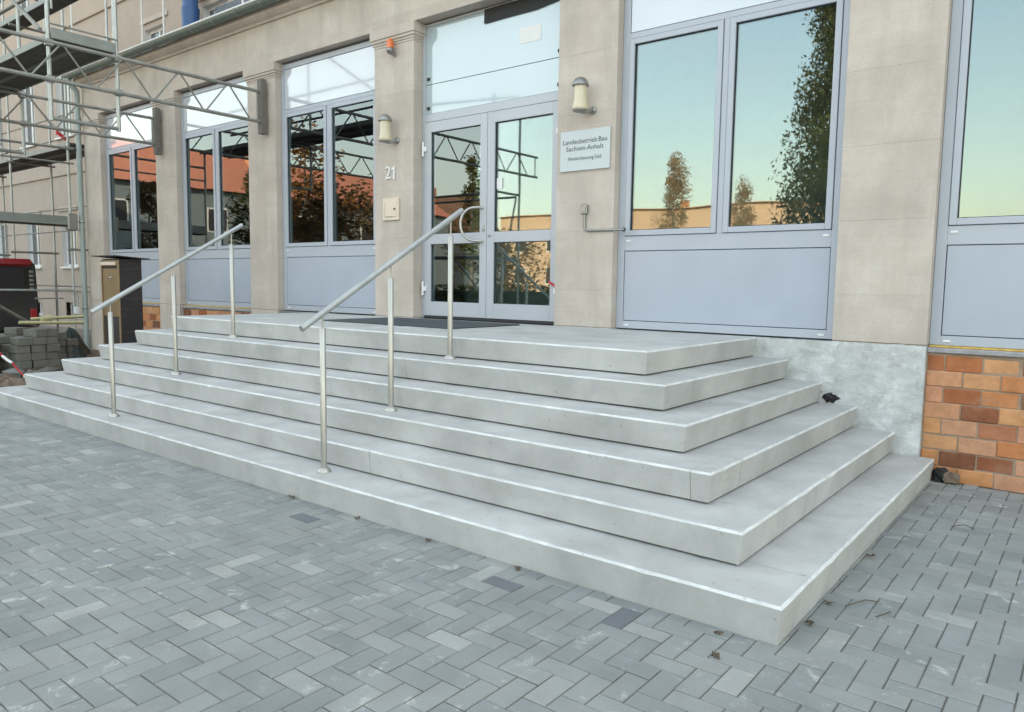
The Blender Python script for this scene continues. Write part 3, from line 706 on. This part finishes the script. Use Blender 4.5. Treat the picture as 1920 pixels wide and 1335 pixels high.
for (xx, z0, z1, ww) in wins:
    a, b_ = xx-ww/2, xx+ww/2; f = MB(); y0 = 3.12; q = .075
    for x0_, x1_, z0_, z1_ in ((a, a+q, z0, z1), (b_-q, b_, z0, z1), (a+q, b_-q, z0, z0+q), (a+q, b_-q, z1-q, z1), (xx-.04, xx+.04, z0+q, z1-q)): f.box(x0_, x1_, y0, y0+.06, z0_, z1_)
    w = f.build('window', 'winwhite', MBD)
    if z1 < 1: continue
    rv = MB(); rv.add([(a, 3, z0), (a, 3.59, z0), (a, 3.59, z1), (a, 3, z1)], [(0, 1, 2, 3)]); rv.add([(b_, 3, z0), (b_, 3.59, z0), (b_, 3.59, z1), (b_, 3, z1)], [(3, 2, 1, 0)]); rv.add([(a, 3, z1), (b_, 3, z1), (b_, 3.59, z1), (a, 3.59, z1)], [(3, 2, 1, 0)]); rv.build('reveal', 'winwhite', w)
    p = MB(); p.box(a+q, b_-q, y0+.02, y0+.03, z0+q, z1-q); p.build('pane', 'farpane', w)
    p = MB(); p.bevbox(a-.08, b_+.08, 2.93, 3.1, z0-.06, z0-.001, .006); p.build('sill', 'winwhite', w)
    p = MB(); p.bevbox(a-.16, b_+.16, 2.955, 3.02, z1+.14, z1+.26, .006); p.build('lintel', 'stone', w)
for zz in (1.1, 4.55, 8.7):
    p = MB(); p.bevbox(-44.9, XA-.3 if zz < 8 else 13.9, 2.95, 3.02, zz, zz+.1, .01); p.build('string_course', 'wing', MBD)
p = MB(); p.extrude_x([(2.5, 12.2), (2.5, 12.35), (8.5, 14.6), (14.5, 12.35), (14.5, 12.2)], -45.3, 14.3); p.build('roof', 'tiledark', MBD)

# ------------------------------------------------------------------ scaffolds
TR = .0243
def tube_part(name, a, b_, parent, r=TR, mat='tube', n=8): m = MB(); m.tube([a, b_], r, n); return m.build(name, mat, parent)
def coupler(p, parent): m = MB(); m.bevbox(p[0]-.04, p[0]+.04, p[1]-.045, p[1]+.045, p[2]-.04, p[2]+.04, .012); return m.build('coupler', 'lampcap', parent)
S1 = thing('bridge_scaffold', 'galvanised scaffold bridging out from the pilasters on two lattice girders', 'scaffold', (-10.4, -3, 0))
G1, G2 = -8.86, -11.98
for gx in (G1, G2):
    ch = MB()
    for z in (3.79, 4.215): ch.tube([(gx, -.12, z), (gx, -6.3, z)], TR, 10)
    gd = ch.build('lattice_girder', 'tube', S1)
    y = -.27; topn = False; prev = (gx, -.27, 3.80); 
    m = MB(); m.tube([(gx, -.17, 3.79), (gx, -.17, 4.215)], .012, 6); m.build('end_strut', 'tube', gd); m = MB(); m.tube([(gx, -6.22, 3.79), (gx, -6.22, 4.215)], .012, 6); m.build('end_strut', 'tube', gd)
    nodes = [-.27+-.355*k for k in range(17)]
    for k in range(16):
        za, zb = (3.80, 4.205) if k % 2 == 0 else (4.205, 3.80)
        m = MB(); m.tube([(gx, nodes[k]-.02, za), (gx, nodes[k+1]+.02, zb)], .0115, 6); m.build('lattice_bar', 'tube', gd)
    wb = MB(); wb.bevbox(gx-.06, gx+.04, -.13, -.035, 3.62, 4.40, .006); wb.build('wall_board', 'wallboard', S1)
    for z in (3.79, 4.215): m = MB(); m.tube([(gx-.01, -.125, z), (gx-.01, -.001, z)], .02, 8); m.build('wall_tie', 'tube', S1)
    # upper frame standing on the girder
    for y in (-2.11, -2.88):
        tube_part('post', (gx-.05, y, 3.33), (gx-.05, y, 8.9), S1, .0245, 'zincpipe', 10)
        for z in (3.80, 4.21): coupler((gx-.025, y, z), S1)
    tube_part('transom', (gx-.05, -2.11, 3.36), (gx-.05, -2.88, 3.36), S1)
    tube_part('transom', (gx-.05, -2.05, 6.3), (gx-.05, -2.94, 6.3), S1)
    # support frame at the outer end
    for y in (-4.92, -5.75):
        tube_part('post', (gx-.05, y, .03), (gx-.05, y, 5.3), S1, .0245, 'zincpipe', 10)
        m = MB(); m.box(gx-.12, gx+.02, y-.07, y+.07, .0, .012); m.build('base_plate', 'zincpipe', S1)
    for z in (.25, 2.0, 3.37): tube_part('transom', (gx-.05, -4.92, z), (gx-.05, -5.75, z), S1)
    tube_part('brace', (gx-.1, -4.95, .3), (gx-.1, -5.7, 3.3), S1, .02)
    # deck end plate
    m = MB(); m.bevbox(gx-.03, gx+.0, -2.86, -2.14, 4.265, 4.385, .004); m.build('deck_end_plate', 'deckalu', S1)
    tube_part('toe_rail', (gx+.02, -2.88, 4.42), (gx+.02, -2.13, 4.42), S1, .012)
for y in (-4.92, -5.75):
    for z in (2.05, 3.33): tube_part('ledger', (G1-.1, y+.05, z), (G2-.1, y+.05, z), S1)
tube_part('brace', (G1-.1, -5.82, .3), (G2, -5.82, 3.2), S1)
for n_, (xa, xb) in enumerate(((G1-.04, G2+.02), (G2-.04, -15.05))):
    for j in range(2):
        y0 = -2.86+j*.365
        m = MB(); m.box(xa, xb, y0+.012, y0+.335, 4.285, 4.325); dk = m.build('deck_board', 'deckwood', S1)
        m = MB(); m.box(xa, xb, y0, y0+.012, 4.255, 4.33); m.box(xa, xb, y0+.335, y0+.347, 4.255, 4.33); m.build('deck_edge', 'deckalu', dk)
    for z in (4.8, 5.3): tube_part('guard_rail', (xa+.04, -2.93, z), (xb, -2.93, z), S1)
    for j in range(2):
        y0 = -2.86+j*.365
        m = MB(); m.box(xa, xb, y0, y0+.33, 6.33, 6.38); m.build('deck_board', 'deckwood', S1)
tube_part('brace', (G1-.1, -2.95, 4.68), (G1-.1, -5.8, 5.41), S1, .022)
tube_part('brace', (G1-.08, -2.95, 4.35), (G2-.02, -2.95, 6.25), S1)
# scaffold along the wing
S2 = thing('wing_scaffold', 'tall scaffold with plank decks along the wall left of the downpipe', 'scaffold', (-18.2, -.3, 0))
PX = (-15.16, -18.2, -21.25, -24.3)
for n_, xx in enumerate(PX):
    for y in (-.27, .55):
        tube_part('post', (xx, y, .02), (xx, y, 9.5), S2, .0245, 'zincpipe', 10)
        m = MB(); m.box(xx-.07, xx+.07, y-.07, y+.07, -.03, .014); m.build('base_plate', 'zincpipe', S2)
    for z in (2.05, 4.02, 6.1, 8.1): tube_part('transom', (xx+.04, -1.2 if z > 6 else -.35, z), (xx+.04, .62, z), S2)
for n_ in range(3):
    xa, xb = PX[n_], PX[n_+1]
    for z in (4.08, 8.15):
        for j in range(2):
            y0 = -.24+j*.37
            m = MB(); m.box(xa-.0, xb+.02, y0+.012, y0+.34, z+.01, z+.05); dk = m.build('deck_board', 'deckwood', S2)
            m = MB(); m.box(xa-.0, xb+.02, y0, y0+.012, z-.03, z+.065); m.box(xa, xb+.02, y0+.34, y0+.352, z-.03, z+.065); m.build('deck_edge', 'deckalu', dk)
    for z in (3.05, 2.55, 1.3, 5.1, 4.6): tube_part('ledger', (xa, .6, z), (xb, .6, z), S2, .016)
    tube_part('brace', (xa, -.32, 4.2), (xb, -.32, 6.0), S2, .018)
m = MB(); m.box(-12.95, -21, -1.12, -.80, 6.2, 6.25); m.build('deck_board', 'deckwood', S2)
m = MB(); m.box(-12.95, -21, -1.135, -1.12, 6.18, 6.27); m.build('deck_edge', 'deckalu', S2)
for xx in (-13.3, -15.9, -18.5):
    tube_part('post', (xx, -1.16, 6.0), (xx, -1.16, 8.9), S2, .022, 'zincpipe')
for z in (6.7, 7.2): tube_part('guard_rail', (-13.2, -1.18, z), (-21, -1.18, z), S2, .018)
# passage frame at its near end
m = MB(); m.bevbox(-15.13, -15.07, -2.3, -.2, 2.52, 2.69, .006); m.build('passage_beam', 'deckalu', S2)
m = MB(); m.box(-15.4, -15.14, -2.3, -.2, 2.50, 2.535); m.build('deck_board', 'deckwood', S2)
tube_part('post', (-15.1, -2.3, .0), (-15.1, -2.3, 4.3), S2, .0245, 'zincpipe')
m = MB(); m.tube([(-15.06, -2.3, 1.255), (-15.06, -.36, 1.245), (-15.06, -.28, 1.22), (-15.06, -.245, 1.14), (-15.06, -.245, .8)], .021, 8); m.build('guard_rail', 'zincpipe', S2)
tube_part('guard_rail', (-15.06, -.5, 1.09), (-15.06, -1.0, 1.09), S2, .014)
tube_part('brace', (-15.0, -.25, .03), (-10.9, -3.2, 1.3), S2, .026)
tube_part('transom', (-15.1, -.2, 4.0), (-15.1, -2.3, 3.98), S2)
tube_part('transom', (-15.1, -.2, 3.72), (-15.1, -2.3, 3.70), S2, .018)
m = MB(); m.bevbox(-15.2, -15.05, -.36, -.18, 2.42, 2.75, .02); m.build('coupler', 'lampcap', S2)
m = MB(); m.bevbox(-15.11, -15.04, -.30, -.22, .78, .92, .006); m.build('white_tag', 'white', S2)
tape = MB()
for k in range(5): tape.box(-15.22, -15.19, -.45+k*.045, -.41+k*.045, 4.25-.03*k, 4.33-.03*k)
tape.build('red_tape', 'red', S2)
# light scaffold on the roof in front of the upper wall
S3 = thing('roof_scaffold', 'slender white scaffold poles standing on the entrance roof by the upper wall', 'scaffold', (-17, 2, 7))
for xx, y in ((-16.667, 2.0), (-15.683, 2.0), (-18.1, 2.0), (-20.4, 2.0), (-12.6, 2.0)):
    zz = 5.42+(y+.19)*.633
    if xx < XA: zz = 0
    tube_part('post', (xx, y, zz), (xx, y, 11), S3, .024, 'winwhite')
for z in (8.6, 10.2): tube_part('ledger', (-20.6, 2.05, z), (-12.4, 2.05, z), S3, .018)
bc = MB()
for k in range(5): bc.lathe([(.20, 11.2-k*.9), (.17, 10.35-k*.9), (.19, 10.3-k*.9)], (-15.75, 2.66, 0), 16)
tag(bc.build('debris_chute', 'bluechute'), 'bright blue debris chute hanging against the upper wall', 'chute')

# ------------------------------------------------------------------ site clutter left of the stairs
random.seed(3)
def heap(name, cx, cy, rx, ry, h, label, cat, mat, n=26, seed=1):
    random.seed(seed); m = MB(); vs = [(cx, cy, h)]; rings = 6; bm = [random.uniform(.75, 1.2) for _ in range(n)]
    for r in range(1, rings+1):
        for k in range(n):
            a = 2*math.pi*k/n; q = r/rings; rr = q*(1+(bm[k]-1)*q)
            vs.append((cx+math.cos(a)*rx*rr, cy+math.sin(a)*ry*rr, (h*(1-q**1.6)*random.uniform(.72, 1.12) if r < rings else -.035)))
    fs = [(0, 1+k, 1+(k+1) % n) for k in range(n)]+[(1+(r-1)*n+k, 1+r*n+k, 1+r*n+(k+1) % n, 1+(r-1)*n+(k+1) % n) for r in range(1, rings) for k in range(n)]
    m.add(vs, fs, 0, False); return tag(m.build(name, mat), label, cat)
heap('soil_heap', -9.72, -3.35, .42, .5, .13, 'low heap of reddish soil at the left end of the bottom step', 'soil', 'soil', seed=2)
heap('soil_heap', -10.5, -2.95, .75, .45, .16, 'rough soil heap at the foot of the block stacks', 'soil', 'soil', seed=4)
heap('soil_heap', -13.4, -.75, 1.1, .55, .2, 'dark soil heap below the scaffold beside the downpipe', 'soil', 'soil', seed=6)
def stack(cx, cy, nx, ny, nz, label, rot):
    t = thing('block_stack', label, 'blocks', (cx, cy, -.03), 'stacks of kerb blocks'); t.rotation_euler.z = rot
    bm_ = MB(); bm_.bevbox(-.145, .145, -.10, .10, 0, .118, .008); me = bm_.mesh('block', 'stackconc')
    def lp(name, me_, loc):
        o = bpy.data.objects.new(name, me_); COL.objects.link(o); o.parent = t; o.location = loc; return o
    pb = MB()
    for s_ in (-1, 0, 1): pb.box(-nx*.15, nx*.15, s_*ny*.09-.05, s_*ny*.09+.05, 0, .09)
    pb.box(-nx*.15, nx*.15, -ny*.105, ny*.105, .092, .112); lp('pallet', pb.mesh('pallet', 'pallet'), (0, 0, 0))
    for z in range(nz):
        for a in range(nx):
            for b_ in range(ny):
                if (z == nz-1 and random.random() < .5) or (z == nz-2 and random.random() < .2): continue
                o = lp('block', me, ((a-(nx-1)/2)*.297+random.uniform(-.025, .025), (b_-(ny-1)/2)*.208+random.uniform(-.02, .02), .114+z*.1205)); o.rotation_euler.z = random.uniform(-.05, .05)+(random.uniform(-.5, .5) if z == nz-1 else 0)
stack(-12.45, -2.08, 3, 3, 5, 'taller stack of grey kerb blocks behind the left end of the stairs', .1)
stack(-12.6, -2.85, 3, 3, 5, 'stack of grey kerb blocks cut off by the left picture edge', -.08)
stack(-13.2, -1.45, 2, 3, 4, 'small stack of grey blocks nearest the scaffold foot', .25)
t = thing('timber_battens', 'pale yellow battens lying across the block stacks', 'battens', (-12.3, -1.9, .75))
for a, b_, r_ in (((-12.0, -2.30, .80), (-12.05, -1.35, .77), .028), ((-12.4, -2.0, .83), (-12.3, -1.25, .86), .026), ((-12.1, -1.95, .84), (-12.12, -1.80, .86), .05)):
    m = MB(); m.tube([a, b_], r_, 4); m.build('batten', 'yellow', t)
m = MB(); pts = [(-10.95, -3.02, .66), (-10.75, -2.93, .42), (-10.62, -2.86, .33), (-10.45, -2.78, .16), (-10.3, -2.70, .10)]
t = thing('barrier_tape', 'sagging red and white barrier tape beside the block stack', 'barrier tape', (-10.6, -2.9, .1))
for k in range(4):
    m = MB(); a, b_ = Vector(pts[k]), Vector(pts[k+1]); m.tube([a, a.lerp(b_, .5)+Vector((0, 0, -.01)), b_], .02 if k % 2 else .011, 6); m.build('tape_segment', 'red' if k in (0, 2) else 'white', t)
heap('tarpaulin', -13.2, -1.1, .38, .34, .62, 'dark green tarpaulin bundle behind the scaffold brace', 'tarpaulin', 'tarp', 12, 9)

random.seed(77)
rb = thing('rubble_heap', 'scattered broken stones and rubble around the block stacks', 'rubble', (-11.9, -2.0, 0))
for k in range(46):
    x, y, q = random.uniform(-13.6, -10.5), random.uniform(-3.3, -.9), random.uniform(.05, .15)
    m = MB(); n = 6; vs = []
    for i_ in range(4):
        ph = math.pi*(i_+.5)/4
        for j in range(n):
            t_ = 2*math.pi*j/n; w_ = random.uniform(.7, 1.25); vs.append((x+math.cos(t_)*math.sin(ph)*q*1.4*w_, y+math.sin(t_)*math.sin(ph)*q*w_, -.02+q*.55+math.cos(ph)*q*.6*w_))
    m.add(vs, [(i_*n+j, (i_+1)*n+j, (i_+1)*n+(j+1) % n, i_*n+(j+1) % n) for i_ in range(3) for j in range(n)]+[tuple(range(n)), tuple(range(4*n-1, 3*n-1, -1))])
    m.build('stone', random.choice(['stackconc', 'stackconc', 'soil', 'core']), rb)

# red van seen from behind
VN = thing('parked_van', 'dark van with red roof edge parked behind the scaffold, cut by the picture edge', 'van', (-19.4, -1.15, 0))
def van_ring(x, hw, z0, z1, r=.13):
    out = []
    for cy, cz, a0 in ((hw-r, z0+r, -90), (hw-r*1.3, z1-r, 0), (-hw+r*1.3, z1-r, 90), (-hw+r, z0+r, 180)):
        for k in range(5): a = R(a0+k*22.5); out.append((x, -1.18+cy+math.cos(a)*r, cz+math.sin(a)*r))
    return out
m = MB(); rings = [van_ring(-17.02, .90, .42, 1.80), van_ring(-17.0, .93, .38, 1.83), van_ring(-17.3, .95, .30, 1.86), van_ring(-20.3, .95, .30, 1.86), van_ring(-21.1, .90, .32, 1.25), van_ring(-21.8, .84, .36, 1.05)]
vs = sum(rings, []); n = 20
m.add(vs, [(i*n+k, i*n+(k+1) % n, (i+1)*n+(k+1) % n, (i+1)*n+k) for i in range(5) for k in range(n)]+[tuple(range(n-1, -1, -1)), tuple(range(5*n, 6*n))], 0, True)
body = m.build('body', 'vandark', VN)
m = MB(); m.bevbox(-17.4, -16.975, -2.03, -.33, 1.715, 1.875, .05); m.bevbox(-20.2, -17.4, -2.02, -.34, 1.84, 1.885, .02); m.build('roof_panel', 'vanred', VN)
m = MB(); m.bevbox(-17.01, -16.992, -1.92, -.5, 1.2, 1.68, .006); m.build('rear_window', 'black', VN)
m = MB(); m.bevbox(-17.03, -16.96, -2.08, -.28, .36, .58, .03); m.build('bumper', 'vandark', VN)
for y in (-.36, -1.98):
    m = MB(); m.bevbox(-17.02, -16.975, y-.06, y+.06, .62, .82, .012); m.build('tail_light', 'tail', VN)
    m = MB()
    for k in range(5): m.bevbox(-17.02, -16.98, y-.05, y+.03, 1.22+k*.09, 1.28+k*.09, .008)
    m.build('lamp_cluster', 'lampcap', VN)
for x in (-17.8, -20.9):
    for y in (-.32, -2.04):
        m = MB(); m.lathe([(.0, -.1), (.2, -.1), (.32, -.09), (.335, -.05), (.335, .05), (.32, .09), (.2, .1), (0, .1)], (x, y, .325), 22, 'y'); wh = m.build('wheel', 'tyre', VN)
        m = MB(); m.lathe([(0, -.11), (.18, -.105), (.2, -.095)], (x, y, .325), 16, 'y'); m.build('rim', 'zincpipe', wh)

# ------------------------------------------------------------------ dead leaves, twigs, lumps
random.seed(21)
spots = [(-.249, -3.6, 'dead leaf curled against the lowest front corner of the stairs'), (-.177, -3.80, 'brown dead leaf lying on the pavers before the front corner'), (-2.01, -3.575, 'larger dead leaf tucked under the bottom step in the middle'), (-2.634, -3.575, 'dead leaf at the bottom step left of the middle'), (-3.335, -3.57, 'small dark leaf at the joint of the bottom step'), (-1.355, -3.58, 'small dead leaf below the bottom step near the dark paver'), (.03, -2.965, 'dark leaf at the side foot of the stairs'), (.035, -2.163, 'leaf scrap farther back along the side foot'), (.03, -3.25, 'flat leaf at the side foot nearest the corner')]
for x, y, lab in spots:
    m = MB(); s_ = random.uniform(.016, .026); a = random.uniform(0, 6.28); n = 9; vs = [(x, y, .014)]
    for k in range(n):
        t_ = 2*math.pi*k/n+a; rr = s_*(1 if k % 2 else .62)*(1.35 if k in (3, 4) else 1); vs.append((x+math.cos(t_)*rr*1.2, y+math.sin(t_)*rr*.7, .003+random.uniform(.002, .022)))
    lo = [(v[0], v[1], v[2]-.0015) for v in vs]
    m.add(vs+lo, [(0, 1+k, 1+(k+1) % n) for k in range(n)]+[(n+1, n+2+(k+1) % n, n+2+k) for k in range(n)])
    tag(m.build('dead_leaf', 'leaf'), lab, 'leaf', 'dead leaves at the foot of the stairs')
for pts, lab in (([(.10, -2.95, .008), (.14, -2.90, .02), (.16, -2.82, .012), (.21, -2.80, .01)], 'forked dry twig at the side foot of the stairs'), ([(.24, -2.98, .008), (.27, -2.93, .014), (.28, -2.88, .01)], 'short dry twig on the pavers right of the forked one'), ([(.30, -1.25, .008), (.36, -1.2, .02), (.42, -1.22, .01)], 'dark twig on the pavers near the brick plinth')):
    m = MB(); m.tube(pts, .0028, 5); tag(m.build('twig', 'twig'), lab, 'twig', 'twigs on the pavers')
def small_lump(cx, cy, cz, sx, sy, sz, mat, name, label, cat, seed):
    random.seed(seed); m = MB(); n, rr = 9, 5; vs = []
    for i in range(rr):
        ph = math.pi*(i+.5)/rr
        for k in range(n):
            t_ = 2*math.pi*k/n; q = random.uniform(.65, 1.25); vs.append((cx+math.cos(t_)*math.sin(ph)*sx*q, cy+math.sin(t_)*math.sin(ph)*sy*q, cz+math.cos(ph)*sz*q))
    m.add(vs, [(i*n+k, (i+1)*n+k, (i+1)*n+(k+1) % n, i*n+(k+1) % n) for i in range(rr-1) for k in range(n)]+[tuple(range(n)), tuple(range(rr*n-1, (rr-1)*n-1, -1))])
    return tag(m.build(name, mat), label, cat)
small_lump(-.80, -.015, .575, .075, .035, .042, 'black_lump', 'dark_lump', 'black lump standing for the dark hole with black film at the wall end of the third step', 'black_lump', 1)  # black lump added where the render has a dark hole with black film
small_lump(.05, .0, .045, .075, .05, .06, 'black_lump', 'dark_lump', 'dark lump at the brick plinth beside the bottom step', 'black_lump', 2)  # plain dark lump at the wall foot
small_lump(.12, -.03, .045, .07, .04, .05, 'soil', 'soil_clod', 'brown soil clod at the foot of the brick plinth', 'soil', 3)

# ------------------------------------------------------------------ across the street (seen mirrored in the panes)
def house(name, x0, x1, y0, y1, ez, rz, axis, wall, tile, label, wins_face):
    t = thing(name, label, 'house', ((x0+x1)/2, (y0+y1)/2, 0))
    m = MB(); m.box(x0, x1, y0, y1, -.03, ez); m.build('wall', wall, t)
    o = .4; m = MB()
    if axis == 'y':
        xm_ = (x0+x1)/2; vs = [(x0-o, y0-o, ez-.1), (x1+o, y0-o, ez-.1), (x1+o, y1+o, ez-.1), (x0-o, y1+o, ez-.1), (xm_, y0-o, rz), (xm_, y1+o, rz)]
        fs = [(0, 3, 2, 1), (0, 1, 4), (2, 3, 5), (1, 2, 5, 4), (3, 0, 4, 5)]
    else:
        ym = (y0+y1)/2; vs = [(x0-o, y0-o, ez-.1), (x1+o, y0-o, ez-.1), (x1+o, y1+o, ez-.1), (x0-o, y1+o, ez-.1), (x0-o, ym, rz), (x1+o, ym, rz)]
        fs = [(0, 3, 2, 1), (1, 2, 5), (3, 0, 4), (0, 1, 5, 4), (2, 3, 4, 5)]
    m.add(vs, fs); rfm = m.build('roof', tile, t)
    m = MB(); cx, cy = (x0+x1)/2, (y0+y1)/2; m.box(cx+.6, cx+1.3, cy+.5, cy+1.2, ez, rz+.9); m.build('chimney', 'brick', rfm)
    for (a, b_, z0, z1) in wins_face:
        m = MB()
        if axis == 'y': m.bevbox(x1-.05, x1+.03, a, b_, z0, z1, .01)
        else: m.bevbox(a, b_, y1-.05, y1+.03, z0, z1, .01)
        w = m.build('window', 'winwhite', t)
        m = MB()
        if axis == 'y': m.box(x1+.031, x1+.04, a+.1, b_-.1, z0+.1, z1-.1)
        else: m.box(a+.1, b_-.1, y1+.031, y1+.04, z0+.1, z1-.1)
        m.build('pane', 'groove', w)
house('red_roofed_house', -56, -45, -42, -11, 7.4, 10.6, 'y', 'ochre', 'tile', 'grey house with orange-red tiled roof mirrored in the left windows', [(-40+k*3.2, -38.6+k*3.2, z, z+1.6) for k in range(9) for z in (1.4, 4.6)])
house('tan_building', -52, -16, -72, -58, 8.9, 9.3, 'x', 'tan', 'tan', 'long sunlit tan building mirrored in the doors and the big window', [(-50+k*4.2, -48.4+k*4.2, z, z+1.9) for k in range(8) for z in (1.5, 5)])
house('brown_roofed_house', -62, -50, -56, -46, 6, 10.5, 'x', 'ochre', 'tiledark', 'house with dark brown gable roof mirrored in the left door', [(-60+k*3.5, -58.6+k*3.5, 2, 3.8) for k in range(3)])
def tree(name, x, y, h, rx, crown0, mat, label, nl, seed, leaf=.16, taper=True, ncl=46, droop=.6):
    random.seed(seed); t = thing(name, label, 'tree', (x, y, -.03), 'trees across the street')
    m = MB(); m.tube([(x, y, -.05), (x+.05, y, h*.35), (x-.06, y+.05, h*.7), (x, y, h*.96)], [h*.017, h*.013, h*.007, h*.002], 8)
    for k in range(16):
        z = crown0+(h-crown0)*random.random()**1.1*.9; a = random.uniform(0, 6.28); L = rx*(1-(z-crown0)/(h-crown0)*(.85 if taper else .4))*.85
        m.tube([(x, y, z), (x+math.cos(a)*L*.5, y+math.sin(a)*L*.5, z+L*.25), (x+math.cos(a)*L, y+math.sin(a)*L, z+L*.3)], [h*.005, h*.003, h*.001], 5)
    m.build('trunk', 'bark', t)
    m = MB(); cl = []
    for k in range(ncl):
        q = random.random()**1.15; z = crown0+(h-crown0)*q; rr = rx*((1-q)**.7 if taper else math.sqrt(max(0, 1-(2*q-.9)**2)))*random.uniform(.3, 1.05); a = random.uniform(0, 6.28)
        cl.append((x+math.cos(a)*rr, y+math.sin(a)*rr, z, random.uniform(.3, .75)*rx*.55))
    vs = []; fs = []
    for k in range(nl):
        cx, cy, cz, cr = random.choice(cl)
        p = Vector((random.gauss(0, 1), random.gauss(0, 1), random.gauss(0, 1))); p = p.normalized()*cr*random.random()**.4
        p = Vector((cx, cy, cz))+Vector((p.x, p.y, p.z*1.3)); u = Vector((random.gauss(0, 1), random.gauss(0, 1), random.gauss(0, droop))).normalized(); v = u.orthogonal().normalized(); s_ = leaf*random.uniform(.5, 1)
        o = len(vs); vs += [p-u*s_-v*s_*.1, p-v*s_*.5, p+u*s_, p+v*s_*.5]; fs.append((o, o+1, o+2, o+3))
    m.add(vs, fs); m.build('crown', mat, t)
tree('poplar_tree', -5.7, -18, 13.0, 2.15, .3, 'lv_green', 'tall narrow dark tree mirrored in the big right window', 60000, 31, .095, True, 380, 2.2)
tree('birch_tree', -27.2, -25, 8.3, 1.5, 2.0, 'lv_green', 'slim dark tree mirrored in the left door', 2200, 32, .16)
tree('autumn_tree', -30.0, -16, 8.5, 2.2, 3.5, 'lv_autumn', 'autumn tree mirrored in the third window from the left', 2500, 33, .18, False)
tree('autumn_tree', -33, -22, 6.5, 2.6, 1.6, 'lv_bush', 'round brown tree mirrored before the red-roofed house', 2500, 34, .2, False)
tree('autumn_tree', -22.7, -41, 10.2, 2.0, 1.0, 'lv_pale', 'pale tan tree mirrored in the left half of the big window', 9000, 35, .1)
tree('autumn_tree', -17.9, -41, 8.4, 1.5, 1.0, 'lv_pale', 'small pale tan tree mirrored in the right half of the big window', 6000, 41, .1)
tree('autumn_tree', -25, -33, 4.2, 2.4, .6, 'lv_autumn', 'low orange shrub mirrored in the lower door panes', 2200, 36, .18, False)
tree('autumn_tree', -31, -33, 4.6, 2.6, .6, 'lv_bush', 'low dark shrub mirrored in the lower left door pane', 2200, 37, .18, False)
tree('autumn_tree', -33, -9.8, 5.6, 1.5, .5, 'lv_bush', 'dark bushy tree mirrored at the right of the leftmost window', 2600, 39, .16, False)
tree('autumn_tree', -33.5, -15.2, 6.6, 1.7, .5, 'lv_green', 'dark green tree mirrored at the right of the second window', 3000, 40, .16, False)
tree('autumn_tree', -24, -12.5, 5.0, 2.0, .8, 'lv_bush', 'bushy brown tree mirrored in the second window from the left', 2200, 38, .17, False)

random.seed(51)
hg = thing('hedge', 'low dark hedge across the street mirrored in the lower door panes', 'hedge', (-25, -24, -.03))
m = MB(); m.box(-62, 14, -24.35, -23.75, -.03, 1.1); m.build('hedge_body', 'tarp', hg)
m = MB(); vs = []; fs = []
for k in range(16000):
    p = Vector((random.uniform(-62, 14), random.uniform(-24.5, -23.6), random.uniform(.05, 1.45)))
    u = Vector((random.gauss(0, 1), random.gauss(0, 1), random.gauss(0, 1))).normalized(); v = u.orthogonal().normalized(); q = random.uniform(.08, .16); o = len(vs)
    vs += [p-u*q, p-v*q*.5, p+u*q, p+v*q*.5]; fs.append((o, o+1, o+2, o+3))
m.add(vs, fs); m.build('hedge_leaves', 'lv_green', hg)
